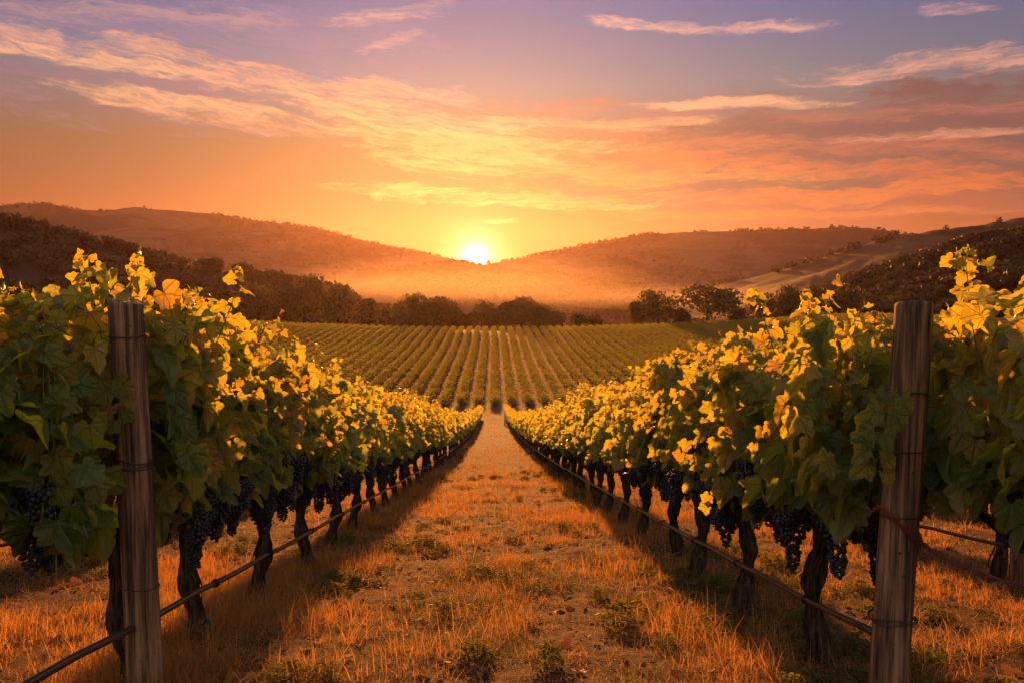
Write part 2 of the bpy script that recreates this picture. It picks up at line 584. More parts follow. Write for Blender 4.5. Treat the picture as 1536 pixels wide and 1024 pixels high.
# wood of the posts
m_, b, out = mat('weathered_post_wood')
oc = b.new('ShaderNodeTexCoord').outputs['Object']
n1 = b.noise(b.vm('MULTIPLY', oc, (38, 38, 1.6)), 1.0, 5, 0.6, 0.25)
n2 = b.noise(b.vm('MULTIPLY', oc, (7, 7, 1.3)), 1.0, 3, 0.6, 0.4)
n3 = b.noise(oc, 60, 2, 0.6)
c = b.ramp(n1, [(0.32, (0.018, 0.011, 0.008, 1)), (0.46, (0.125, 0.066, 0.038, 1)), (0.64, (0.31, 0.175, 0.10, 1))])
c = b.mix(b.mr(n2, 0.42, 0.7, 0, 0.75), c, b.mix(1.0, c, (0.58, 0.47, 0.43, 1), 'MULTIPLY'))
c = b.mix(b.mr(n3, 0.66, 0.72, 0, 0.7), c, (0.04, 0.025, 0.02, 1))
principled(b, out, c, 0.85, 0.2, b.bump(b.m('ADD', n1, b.m('MULTIPLY', n2, 0.5)), 0.8, 0.012))
M_POST = m_


def simple(name, col, rough, spec=0.4, metal=0.0, nscale=25.0, var=0.4):
    m_, b, out = mat(name)
    oc_ = b.new('ShaderNodeTexCoord').outputs['Object']
    n_ = b.noise(oc_, nscale, 4, 0.6)
    c_ = b.mix(b.mr(n_, 0.3, 0.75), col, tuple(x * (1 - var) for x in col[:3]) + (1,))
    p_ = principled(b, out, c_, rough, spec, b.bump(n_, 0.15, 0.004))
    p_.inputs['Metallic'].default_value = metal
    return m_


M_HOSE = simple('black_drip_hose', (0.03, 0.025, 0.022, 1), 0.38, 0.5)
M_WIRE = simple('rusty_wire', (0.10, 0.06, 0.045, 1), 0.5, 0.5, 0.7)
M_CANE = simple('green_cane', (0.14, 0.11, 0.035, 1), 0.6, 0.3)
M_RED = simple('red_cord', (0.16, 0.03, 0.022, 1), 0.6, 0.4)
M_PALE = simple('pale_stake', (0.62, 0.58, 0.52, 1), 0.6, 0.4)
M_TIE = simple('dark_tie', (0.02, 0.016, 0.014, 1), 0.6, 0.4)

# grapes
m_, b, out = mat('dark_grape_skin')
t = b.new('ShaderNodeAttribute', attribute_name='tint').outputs['Fac']
oc = b.new('ShaderNodeTexCoord').outputs['Object']
n1 = b.noise(oc, 90, 3, 0.6)
c = b.ramp(t, [(0.0, (0.005, 0.006, 0.010, 1)), (0.6, (0.010, 0.010, 0.018, 1)), (0.92, (0.03, 0.014, 0.02, 1)), (1.0, (0.06, 0.055, 0.025, 1))])
c = b.mix(b.mr(n1, 0.4, 0.75, 0, 0.55), c, (0.055, 0.062, 0.088, 1))
principled(b, out, c, b.mr(n1, 0.3, 0.7, 0.38, 0.65), 0.4)
M_GRAPE = m_

M_CLOD = simple('soil_clod', (0.13, 0.06, 0.028, 1), 0.95, 0.1, 0.0, 60.0, 0.5)
M_DEADLEAF = crownmat('dead_leaf', (0.07, 0.03, 0.014, 1), (0.30, 0.13, 0.04, 1), (0.35, 0.13, 0.03, 1), 0.3)

# ground
m_, b, out = mat('vineyard_soil')
oc = b.new('ShaderNodeTexCoord').outputs['Object']
gx, gy, gz = b.sep(oc)
n1 = b.noise(oc, 0.9, 5, 0.62, 0.4)
n2 = b.noise(oc, 9.0, 5, 0.7, 0.5)
n3 = b.noise(oc, 55.0, 3, 0.7)
n4 = b.noise(oc, 0.011, 5, 0.6)
c = b.ramp(n2, [(0.32, (0.012, 0.006, 0.004, 1)), (0.5, (0.045, 0.020, 0.010, 1)), (0.70, (0.15, 0.064, 0.025, 1))])
c = b.mix(b.mr(n1, 0.46, 0.66, 0, 0.35), c, (0.19, 0.082, 0.026, 1))
c = b.mix(b.mr(n3, 0.52, 0.72, 0, 0.4), c, (0.36, 0.17, 0.055, 1))
fld = b.mr(gy, 128, 150)
c = b.mix(fld, c, b.mix(b.mr(n1, 0.35, 0.65), (0.07, 0.03, 0.015, 1), (0.13, 0.06, 0.028, 1)))
val = b.mr(gy, 325, 350)
c = b.mix(val, c, b.mix(b.mr(n4, 0.42, 0.58), (0.05, 0.04, 0.02, 1), (0.11, 0.08, 0.035, 1)))
principled(b, out, c, 0.95, 0.1, b.bump(b.m('ADD', n2, b.m('MULTIPLY', n3, 0.5)), 0.9, 0.03))
M_SOIL = m_


def hillmat(name, dark, light, dk=0.5):
    m_, b, out = mat(name)
    oc_ = b.new('ShaderNodeTexCoord').outputs['Object']
    n_ = b.noise(b.vm('MULTIPLY', oc_, (1, 0.6, 2.2)), 0.0042, 6, 0.6, 0.6)
    f_ = b.noise(oc_, 0.05, 4, 0.7)
    c_ = b.mix(b.mr(n_, dk - 0.06, dk + 0.06), dark, light)
    c_ = b.mix(b.mr(f_, 0.4, 0.7, 0, 0.6), c_, b.mix(1.0, c_, (0.55, 0.55, 0.5, 1), 'MULTIPLY'))
    principled(b, out, c_, 0.95, 0.05)
    return m_


M_HILL = hillmat('hill_grass', (0.035, 0.023, 0.02, 1), (0.085, 0.054, 0.038, 1), 0.5)
M_HILL_MID = hillmat('hill_pasture', (0.03, 0.022, 0.014, 1), (0.085, 0.055, 0.028, 1), 0.5)
M_HILL_DARK = hillmat('hill_scrub', (0.035, 0.025, 0.018, 1), (0.09, 0.056, 0.032, 1), 0.56)

# ------------------------------------------------------------------ ground sheet
def graded(lo, hi, step, g, limit):
    a = list(np.arange(lo, hi, step))
    s = step
    while a[-1] < limit:
        s = min(s * g, 260)
        a.append(a[-1] + s)
    return a


xp = graded(0, 5.4, 0.055, 1.13, 5200)
xs = np.array([-v for v in xp[:0:-1]] + xp)
ys = np.array([-70, -45, -30, -20, -14, -9, -5, -2, 0, 1.2] + graded(2.0, 11.5, 0.055, 1.035, 5200))
X, Y = np.meshgrid(xs, ys)
Z = ground_z(X, Y)
V = np.stack([X, Y, Z], -1).reshape(-1, 3)
nx, ny = len(xs), len(ys)
i, j = np.meshgrid(np.arange(ny - 1), np.arange(nx - 1), indexing='ij')
a = i * nx + j
F = np.concatenate([np.stack([a, a + 1, a + nx + 1], -1).reshape(-1, 3), np.stack([a, a + nx + 1, a + nx], -1).reshape(-1, 3)])
tag(obj('ground', mk('ground', V, F, M_SOIL)), 'dry brown vineyard soil sloping down the lane and up the far field', 'ground', kind='structure')


# ------------------------------------------------------------------ hills
class Hill:
    def __init__(self, name, pts, front, rear, base, material, label, amp=0.10, seed=0, nt=46, na=220, foot_drop=0):
        P = [at(px, py, d) for px, py, d in pts]
        azs = np.array([math.atan2(p.x, p.y) for p in P])
        self.a0, self.a1 = azs[0], azs[-1]
        self.azs = azs
        self.ds = np.array([d for _, _, d in pts], float)
        self.zs = np.array([p.z for p in P])
        self.front, self.rear, self.base, self.amp, self.seed = front, rear, base, amp, seed
        A = np.linspace(self.a0, self.a1, na)
        T = np.concatenate([np.linspace(-1, 0, nt), np.linspace(0, 1, 14)[1:]])
        AA, TT = np.meshgrid(A, T)
        Px, Py, Pz = self.pos(AA, TT)
        V = np.stack([Px, Py, Pz], -1).reshape(-1, 3)
        n = na
        i, j = np.meshgrid(np.arange(len(T) - 1), np.arange(na - 1), indexing='ij')
        a = i * n + j
        F = np.concatenate([np.stack([a, a + 1, a + n + 1], -1).reshape(-1, 3), np.stack([a, a + n + 1, a + n], -1).reshape(-1, 3)])
        self.o = tag(obj(name, mk(name, V, F, material)), label, 'hill', kind='structure')

    def smooth_interp(self, A, vals):
        r = 0
        dlt = (self.a1 - self.a0) / 90
        for k in (-1, -0.5, 0, 0.5, 1):
            r = r + np.interp(A + k * dlt, self.azs, vals)
        return r / 5

    def pos(self, A, T):
        A, T = np.asarray(A, float), np.asarray(T, float)
        D0 = self.smooth_interp(A, self.ds)
        zc = self.smooth_interp(A, self.zs)
        d = D0 + np.where(T < 0, T * self.front, T * self.rear)
        u = np.abs(T)
        prof = np.where(T < 0, (1 - u) ** 1.25 * (1 - 0.25 * u * (1 - u)), 1 - u ** 1.5)
        x, y = np.sin(A) * d, np.cos(A) * d
        L = self.front * 0.45
        bump = fbm(x / L, y / L, self.seed, 4) * np.minimum(u * 4, 1) * (1 - u ** 4)
        h = np.maximum(zc - self.base, 4)
        z = self.base + h * prof * 1.0 + h * self.amp * 2.2 * bump + 0.015 * h * fbm(A * 120, T * 9, self.seed + 3, 2)
        z = z - (u > 0.97) * 6
        return x, y, z


H1 = Hill('hill_far_left', [(-520, 352, 3300), (-250, 330, 3300), (-80, 318, 3200), (0, 308, 3200), (65, 305, 3200), (130, 317, 3200), (200, 311, 3200), (330, 322, 3200), (390, 332, 3200), (465, 340, 3200), (520, 354, 3200),
                            (560, 365, 3200), (640, 381, 3200), (700, 393, 3200), (760, 404, 3200), (850, 425, 3200), (940, 450, 3200)],
          1500, 700, -56, M_HILL, 'long hazy ridge rising left of the sun', 0.10, 3, 60)
H2 = Hill('hill_far_right', [(590, 450, 3000), (650, 425, 3000), (700, 403, 3000), (745, 394, 3000), (800, 384, 3000), (880, 367, 3000), (960, 352, 3000), (1050, 348, 3000), (1200, 343, 2900), (1300, 341, 2800), (1345, 351, 2700),
                             (1450, 362, 2700), (1600, 372, 2700), (1900, 372, 2700)], 1400, 700, -56, M_HILL, 'long hazy ridge rising right of the sun', 0.10, 8, 60)
H3 = Hill('hill_middle', [(330, 470, 1700), (430, 432, 1700), (520, 413, 1700), (600, 405, 1700), (650, 398, 1650), (700, 397, 1600), (740, 399, 1600), (800, 407, 1600), (880, 420, 1600), (960, 432, 1600), (1080, 455, 1600)],
          650, 400, -54, M_HILL_DARK, 'low wooded hill in the glow straight below the sun', 0.14, 13)
H4 = Hill('hill_right', [(930, 462, 1500), (1000, 444, 1500), (1100, 424, 1450), (1200, 398, 1400), (1290, 368, 1350), (1345, 354, 1300), (1440, 342, 1250), (1536, 326, 1200), (1700, 306, 1150), (2000, 290, 1100)],
          620, 400, -52, M_HILL_MID, 'grassy hillside with pale fields on the right', 0.13, 21)
H5 = Hill('hill_near_right', [(1120, 486, 760), (1180, 470, 740), (1240, 443, 720), (1300, 421, 700), (1380, 396, 680), (1450, 373, 660), (1536, 352, 640), (1700, 322, 600), (2000, 300, 560)],
          260, 250, -36, M_HILL_DARK, 'dark wooded slope behind the right vine row', 0.08, 34)
H6 = Hill('hill_near_left', [(-700, 280, 620), (-300, 300, 640), (0, 336, 680), (60, 350, 690), (120, 366, 700), (200, 384, 710), (250, 394, 720), (300, 404, 720), (350, 411, 730), (420, 425, 740), (480, 438, 750), (520, 452, 760), (560, 468, 770),
                             (640, 486, 790)], 300, 250, -38, M_HILL_DARK, 'dark wooded slope descending behind the left vine row', 0.08, 41)


# ------------------------------------------------------------------ foliage clumps of far trees
def crown_arrays(r, lobes, n, size, squash=0.8, seed=0):
    """leaf-clump faces spread through the volume of several lobes"""
    g = np.random.default_rng(seed)
    P, Tn = [], []
    tot = sum(l[3] ** 2 for l in lobes)
    for (lx, ly, lz, lr) in lobes:
        k = max(6, int(n * lr ** 2 / tot))
        d = g.normal(size=(k, 3))
        d /= np.linalg.norm(d, axis=1)[:, None]
        rr = lr * (0.62 + 0.42 * g.random(k) ** 0.7) * (1 + 0.28 * fbm(d[:, 0] * 2.2 + lx, d[:, 1] * 2.2 + d[:, 2] * 3 + ly, seed, 2))
        p = d * rr[:, None] * np.array([1, 1, squash]) + np.array([lx, ly, lz])
        P.append(p)
        Tn.append(np.clip(0.5 + 0.25 * g.normal(size=k) + 0.15 * fbm(p[:, 0], p[:, 2] * 1.3, seed + 3, 2), 0, 1))
    P, Tn = np.concatenate(P), np.concatenate(Tn)
    k = len(P)
    a = g.normal(size=(k, 3))
    a /= np.linalg.norm(a, axis=1)[:, None]
    b_ = np.cross(a, g.normal(size=(k, 3)))
    b_ /= np.linalg.norm(b_, axis=1)[:, None]
    s = size * (0.55 + 0.9 * g.random(k))[:, None]
    V = np.stack([P - a * s, P + b_ * s * 0.75, P + a * s, P - b_ * s * 0.75], 1).reshape(-1, 3)
    q = np.arange(k) * 4
    F = np.concatenate([np.stack([q, q + 1, q + 2], -1), np.stack([q, q + 2, q + 3], -1)])
    return V, F, np.repeat(Tn, 4)


def lobes_for(seed, w_, h_, n):
    g = random.Random(seed)
    L = [(0, 0, h_ * 0.62, w_ * 0.34)]
    for k in range(n):
        a_ = g.uniform(0, 6.28)
        rr = w_ * g.uniform(0.14, 0.34)
        L.append((math.cos(a_) * rr, math.sin(a_) * rr, h_ * g.uniform(0.34, 0.82), w_ * g.uniform(0.15, 0.26)))
    return L


TREES = []
for k, (tw, thh, nl) in enumerate([(13, 12, 11), (15, 11, 13), (10, 11.5, 9), (9, 7.5, 8), (7, 10, 8), (16, 13, 14)]):
    Vc, Fc, Tc = crown_arrays(0, lobes_for(50 + k, tw, thh, nl), 2300, 0.42, 0.85, 60 + k)
    Vc[:, 2] = np.maximum(Vc[:, 2], thh * 0.10)
    crown = mk('crown', Vc, Fc, M_CROWN, rnd=Tc, smooth=False)
    ac = Acc()
    ac.add(*tube([(0, 0, -1.2), (0.1, 0, 1), (0, 0.1, thh * 0.3), (0.2, 0, thh * 0.6)], [0.55, 0.42, 0.34, 0.12], 9, 0.2, 0.2, k))
    g = random.Random(k)
    for q in range(6):
        a_ = q * 1.05 + g.uniform(-0.3, 0.3)
        ac.add(*tube([(0, 0, thh * 0.22), (math.cos(a_) * tw * 0.13, math.sin(a_) * tw * 0.13, thh * 0.42), (math.cos(a_) * tw * 0.28, math.sin(a_) * tw * 0.28, thh * 0.62)], [0.22, 0.15, 0.05], 6))
    TREES.append((crown, ac.mesh('trunk', M_BARK), tw, thh))


def tree(kind, x, y, z, s, rz, label, group, sx=1.0):
    crown, trunk, tw, thh = TREES[kind]
    e = tag(obj('oak_tree', None, loc=(x, y, z), rot=(0, 0, rz), scale=(s * sx, s * sx, s)), label, 'tree', group)
    obj('crown', crown, e)
    obj('trunk', trunk, e)
    return e


# the trees beyond the far field: (pixel x, top y, width px, kind, distance)
LINE = [(385, 438, 60, 0, 520), (425, 442, 46, 2, 500), (462, 428, 56, 5, 560), (505, 450, 50, 1, 480), (548, 462, 40, 2, 470), (578, 474, 30, 3, 430), (612, 463, 58, 1, 400), (634, 470, 46, 2, 410), (656, 461, 62, 0, 390), (682, 472, 40, 3, 400), (708, 480, 30, 3, 395), (732, 474, 40, 1, 400),
        (757, 467, 50, 2, 385), (782, 463, 64, 5, 385), (808, 469, 46, 0, 395), (832, 478, 34, 3, 370), (866, 481, 34, 3, 365), (893, 483, 26, 3, 375), (956, 467, 34, 2, 390), (988, 458, 62, 1, 370), (1020, 474, 34, 3, 380), (1062, 444, 108, 5, 360), (1106, 472, 28, 3, 385),
        (1143, 456, 42, 0, 420), (1182, 446, 58, 5, 430), (1224, 450, 48, 1, 440), (1268, 442, 54, 0, 450)]
for k, (px, py, wp, kind, dist) in enumerate(LINE):
    p = at(px, py - (12 if kind == 3 else 19), dist)
    base = float(ground_z(p.x, p.y))
    h = max(p.z - base, 4.0)
    crown, trunk, tw, thh = TREES[kind]
    s = h / (thh * 1.0)
    sx = (wp / F_PX * dist) / (tw * 1.05) / s
    kindword = ['broad dark oak', 'spreading dark oak', 'rounded dark oak', 'low bushy oak', 'slender dark oak', 'large domed oak'][kind]
    tree(kind, p.x, p.y, base, s, k * 1.7, '%s behind the far vine field, %s from the left in its tree line' % (kindword, nth(k + 1)), 'oaks behind the far vine field', max(0.6, min(1.6, sx)))

# wooded cover of the hills
def woods(hill, name, label, count, size, thr, freq, tris, seed, tr=(-1, 0.1), ar=(0, 1), crest=0.0, dense_low=0.0):
    g = np.random.default_rng(seed)
    A = hill.a0 + (hill.a1 - hill.a0) * (ar[0] + (ar[1] - ar[0]) * g.random(count * 6))
    T = tr[0] + (tr[1] - tr[0]) * g.random(count * 6)
    if crest:
        nC = int(count * crest)
        T[:nC] = g.uniform(-0.03, 0.03, nC)
    x, y, z = hill.pos(A, T)
    mask = fbm(x * freq, y * freq * 0.6, seed, 4) + dense_low * np.clip(-T - 0.3, 0, 1) > thr
    if crest:
        mask[:nC] |= fbm(A[:nC] * 60, A[:nC] * 0, seed + 2, 2) > -0.1
    idx = np.where(mask)[0][:count]
    protos = [crown_arrays(0, lobes_for(seed + k, 1.0, 0.85, 4), tris, 0.11, 0.85, seed + k) for k in range(5)]
    Vs, Fs, Ts, n = [], [], [], 0
    for q, i_ in enumerate(idx):
        Vp, Fp, Tp = protos[q % 5]
        s = size * (0.55 + 0.9 * g.random())
        r_ = g.random() * 6.28
        c_, s_ = math.cos(r_), math.sin(r_)
        W = np.stack([Vp[:, 0] * c_ - Vp[:, 1] * s_, Vp[:, 0] * s_ + Vp[:, 1] * c_, Vp[:, 2] - 0.12], -1) * s + np.array([x[i_], y[i_], z[i_]])
        Vs.append(W)
        Fs.append(Fp + n)
        Ts.append(np.clip(Tp + 0.25 * g.normal(), 0, 1))
        n += len(W)
    tag(obj(name, mk(name, np.concatenate(Vs), np.concatenate(Fs), M_WOODS, rnd=np.concatenate(Ts), smooth=False)), label, 'woods', kind='stuff')


woods(H6, 'woods', 'dark oak woods covering the left slope', 1500, 11, -0.10, 1 / 120, 110, 100, (-1, 0.08), crest=0.2)
woods(H5, 'woods', 'dark oak woods covering the right slope', 1200, 11, -0.16, 1 / 120, 110, 200, (-1, 0.08), crest=0.2)
woods(H4, 'woods', 'scattered oak copses on the grassy right hillside', 2400, 11, -0.02, 1 / 170, 60, 300, (-0.95, 0.05), crest=0.12)
woods(H3, 'woods', 'oak woods on the low hill below the sun', 1700, 11, -0.04, 1 / 200, 50, 400, (-0.95, 0.05), crest=0.2)
woods(H2, 'woods', 'tree cover on the far right ridge', 2600, 10, 0.0, 1 / 420, 40, 500, (-0.9, 0.04), crest=0.4)
woods(H1, 'woods', 'tree cover on the far left ridge', 2600, 9, 0.05, 1 / 420, 40, 600, (-0.9, 0.04), crest=0.4)

g = np.random.default_rng(870)
x, y = g.uniform(-520, 620, 5200), 560 + 900 * g.random(5200) ** 1.2
k_ = fbm(x / 110, y / 190, 61, 4) > 0.06
x, y = x[k_][:1300], y[k_][:1300]
z = ground_z(x, y)
protos = [crown_arrays(0, lobes_for(880 + k, 1.0, 0.8, 4), 60, 0.12, 0.85, 880 + k) for k in range(5)]
ac = Acc()
for q in range(len(x)):
    Vp, Fp, Tp = protos[q % 5]
    ac.add((Vp - (0, 0, 0.1)) * g.uniform(6, 13) + np.array([x[q], y[q], z[q]]), Fp, tint=np.clip(Tp + 0.25 * g.normal(), 0, 1))
tag(obj('woods', ac.mesh('woods', M_WOODS, False)), 'oak groves scattered over the misty valley floor', 'woods', kind='stuff')
for sd_, nm in ((-1, 'left'), (1, 'right')):
    g = np.random.default_rng(810 + sd_)
    n_ = 420
    x = sd_ * g.uniform(128, 360, n_)
    y = g.uniform(300, 520, n_)
    k_ = (np.abs(x) > 165) | (y > 345)
    x, y = x[k_], y[k_]
    z = ground_z(x, y)
    protos = [crown_arrays(0, lobes_for(820 + k, 1.0, 0.85, 4), 150, 0.10, 0.85, 820 + k) for k in range(5)]
    ac = Acc()
    for q in range(len(x)):
        Vp, Fp, Tp = protos[q % 5]
        ac.add((Vp - (0, 0, 0.1)) * g.uniform(5.5, 11) + np.array([x[q], y[q], z[q]]), Fp, tint=np.clip(Tp + 0.25 * g.normal(), 0, 1))
    tag(obj('woods', ac.mesh('woods', M_WOODS, False)), 'dark oak scrub beyond the %s edge of the far field' % nm, 'woods', kind='stuff')

# ------------------------------------------------------------------ vine leaves
HALF = [(0.03, -0.03), (0.13, -0.17), (0.27, -0.23), (0.37, -0.15), (0.45, -0.05), (0.47, 0.06), (0.40, 0.13), (0.50, 0.22), (0.56, 0.34), (0.47, 0.43), (0.38, 0.47), (0.30, 0.49), (0.31, 0.62), (0.22, 0.74), (0.11, 0.86), (0.0, 0.98)]


def leaf_template(level):
    if level == 0:
        h = []
        for k in range(len(HALF) - 1):
            x0, y0 = HALF[k]
            x1, y1 = HALF[k + 1]
            h.append((x0, y0))
            if k >= 1:
                ex, ey = y1 - y0, -(x1 - x0)
                h.append(((x0 + x1) / 2 - ex * -0.16, (y0 + y1) / 2 - ey * -0.16))
        h.append(HALF[-1])
    elif level == 1:
        h = [HALF[k] for k in (0, 2, 4, 6, 8, 11, 13, 15)]
    else:
        h = [(0.0, -0.1), (0.48, -0.05), (0.5, 0.4), (0.0, 0.98)]
    pts = h + [(-x, y) for x, y in h[::-1] if x > 0.001]
    if level == 2:
        V = np.array(pts)
        F = [(0, i_, i_ + 1) for i_ in range(1, len(pts) - 1)]
        return V, np.array(F)
    ctr = (0.0, 0.26)
    V = np.array(pts + [ctr])
    n = len(pts)
    F = [(n, i_, (i_ + 1) % n) for i_ in range(n)]
    return V, np.array(F)


LEAF = [leaf_template(k) for k in range(3)]


def leaves(acc, P, N, Td, size, tint, level, g, mat_i=0):
    """P positions of petiole ends, N normals, Td wished tip directions"""
    T2, F = LEAF[level]
    k, nv = len(P), len(T2)
    N = N / (np.linalg.norm(N, axis=1)[:, None] + 1e-9)
    Td = Td - N * np.sum(Td * N, axis=1)[:, None]
    Td = Td / (np.linalg.norm(Td, axis=1)[:, None] + 1e-9)
    S = np.cross(Td, N)
    x, y = T2[:, 0][None, :], T2[:, 1][None, :]
    c1 = g.uniform(-0.1, 0.75, (k, 1))
    c2 = g.uniform(-0.5, 0.15, (k, 1))
    ph = g.uniform(0, 6.28, (k, 1))
    wob = 1 + 0.12 * np.sin(3 * np.arctan2(y - 0.26, x) + ph)
    X_ = x * wob * g.uniform(0.92, 1.2, (k, 1))
    Y_ = y * wob
    Z_ = c1 * np.abs(x) * 0.45 + c1 * x * x * 0.4 + c2 * y * y + 0.05 * np.sin(5 * np.arctan2(y - 0.26, x) + ph) * np.hypot(x, y - 0.26) * 2
    V = P[:, None, :] + size[:, None, None] * (X_[..., None] * S[:, None, :] + Y_[..., None] * Td[:, None, :] + Z_[..., None] * N[:, None, :])
    FF = (F[None, :, :] + (np.arange(k) * nv)[:, None, None]).reshape(-1, 3)
    uv = np.tile(T2, (k, 1))
    acc.add(V.reshape(-1, 3), FF, uv, np.repeat(tint, nv), mat_i)


def vine_foliage(seed, level, half=0.9, n_shoots=17, fill=270, top=2.2, low=1.06, cull=None, scale=1.0, wid=0.32):
    g = np.random.default_rng(seed)
    acc = Acc()
    P, N, Td, S, C_ = [], [], [], [], []
    ybase = np.linspace(-half + 0.05, half - 0.05, n_shoots) + g.normal(0, 0.05, n_shoots)
    bulge = lambda y: 0.75 + 0.25 * math.cos(y / half * 1.35) + 0.12 * math.sin(y * 5 + seed)
    sgn = (1, -1, 1)
    for k in range(n_shoots):
        y0 = ybase[k]
        L = (top - 0.92) * bulge(y0) * g.uniform(0.82, 1.04)
        lx, ly = g.normal(0, 0.17), g.normal(0, 0.16)
        s = np.linspace(0, 1, 12)
        bend = g.normal(0, 0.12)
        pts = np.stack([lx * s + bend * s ** 3, y0 + ly * s + 0.03 * np.sin(s * 7 + k), 0.92 + L * s - 0.1 * abs(bend) * s ** 4], -1)
        if cull is not None and cull(pts).any():
            continue
        if level < 2:
            acc.add(*tube(pts, np.linspace(0.0055, 0.0022, 12), 5, cap=False), tint=0.9, mat=1)
        m_n = int(17 * L / 1.3) if level < 2 else int(9 * L / 1.3)
        for q in range(m_n):
            f = 0.08 + 0.92 * (q + 0.5) / m_n
            node = np.array([np.interp(f, s, pts[:, c_]) for c_ in range(3)])
            sd = 1 if (q + k) % 2 else -1
            pd = np.array([sd * g.uniform(0.3, 1.0), g.normal(0, 0.6), g.uniform(-0.1, 0.5)])
            pd /= np.linalg.norm(pd)
            pl = g.uniform(0.05, 0.12) * (1 - 0.45 * f)
            p = node + pd * pl
            if level == 0:
                acc.add(*tube([node, node + pd * pl * 0.5 + (0, 0, 0.008), p], 0.0016, 4, cap=False), tint=0.9, mat=1)
            P.append(p)
            up = 0.35 + 0.3 * f
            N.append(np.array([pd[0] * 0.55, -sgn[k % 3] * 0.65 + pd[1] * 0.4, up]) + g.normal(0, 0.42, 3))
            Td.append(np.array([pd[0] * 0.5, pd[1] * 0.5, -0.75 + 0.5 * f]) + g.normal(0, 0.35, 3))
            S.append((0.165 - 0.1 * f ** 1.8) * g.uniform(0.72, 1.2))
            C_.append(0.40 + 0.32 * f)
        if level < 2:   # young leaves at the shoot tip
            for q in range(7):
                P.append(pts[-1 - q // 3] + g.normal(0, 0.026, 3) + np.array([0, 0, 0.02 * q - 0.02]))
                N.append(g.normal(0, 0.7, 3) + np.array([0, -0.3, 0.3]))
                Td.append(np.array([0, 0, 0.5]) + g.normal(0, 0.6, 3))
                S.append(g.uniform(0.03, 0.075))
                C_.append(0.7)
    if level < 2:       # side shoots that stand out of the face of the row
        for k in range(17):
            sd = 1 if k % 2 else -1
            z0 = low + 0.1 + (top - 0.35 - low) * g.random()
            y0 = g.uniform(-half, half)
            ln = g.uniform(0.14, 0.36)
            s = np.linspace(0, 1, 8)
            dy = g.normal(0, 0.25)
            pts = np.stack([sd * (0.18 + ln * s), y0 + dy * s, z0 + 0.16 * s - g.uniform(0.05, 0.4) * s ** 2], -1)
            if cull is not None and cull(pts).any():
                continue
            acc.add(*tube(pts, np.linspace(0.0035, 0.0016, 8), 5, cap=False), tint=0.9, mat=1)
            for q in range(7):
                f = (q + 1) / 7
                node = np.array([np.interp(f, s, pts[:, c_]) for c_ in range(3)])
                alt = 1 if q % 2 else -1
                pd = np.array([sd * 0.3, alt * g.uniform(0.4, 1.0), g.uniform(-0.1, 0.4)])
                pl = g.uniform(0.04, 0.09)
                P.append(node + pd * pl)
                N.append(np.array([sd * 0.25, -sgn[q % 3] * 0.8, 0.35]) + g.normal(0, 0.4, 3))
                Td.append(np.array([sd * 0.4, alt * 0.4, -0.6]) + g.normal(0, 0.3, 3))
                S.append((0.13 - 0.055 * f) * g.uniform(0.75, 1.2))
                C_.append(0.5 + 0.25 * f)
    nf = fill if level < 2 else fill // 2
    yy = g.uniform(-half, half, nf)
    sd = np.sign(g.random(nf) - 0.5)
    bl = np.array([bulge(v) for v in yy])
    zz = low + (top - 0.22 - low) * g.random(nf) ** 1.05 * bl
    prof = np.sin(np.clip((zz - low + 0.3) / (top - low + 0.25), 0, 1) * np.pi) ** 0.6
    xx = sd * wid * (0.45 + 0.65 * g.random(nf)) * prof * (0.85 + 0.5 * np.sin(yy * 4.1 + seed + sd) * np.cos(zz * 4 + seed))
    P += list(np.stack([xx, yy, zz], -1))
    N += list(np.stack([sd * g.uniform(0.1, 0.9, nf), np.sign(g.random(nf) - 0.5) * g.uniform(0.2, 1.1, nf), g.uniform(0.1, 0.8, nf)], -1) + g.normal(0, 0.22, (nf, 3)))
    Td += list(np.stack([sd * 0.35, g.normal(0, 0.35, nf), -np.ones(nf)], -1) + g.normal(0, 0.25, (nf, 3)))
    S += list(g.uniform(0.10, 0.20, nf))
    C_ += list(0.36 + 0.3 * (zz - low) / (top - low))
    P, N, Td, S, C_ = map(np.array, (P, N, Td, S, C_))
    if level == 2:
        S = S * 1.5
    tint = np.clip(C_ + g.normal(0, 0.19, len(P)) + (g.random(len(P)) < 0.05) * 0.3, 0, 1)
    if cull is not None:
        k = ~cull(P)
        P, N, Td, S, tint = P[k], N[k], Td[k], S[k], tint[k]
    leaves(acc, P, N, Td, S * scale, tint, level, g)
    return acc.mesh('foliage', [M_LEAF if level == 0 else M_LEAF_FAR, M_CANE])



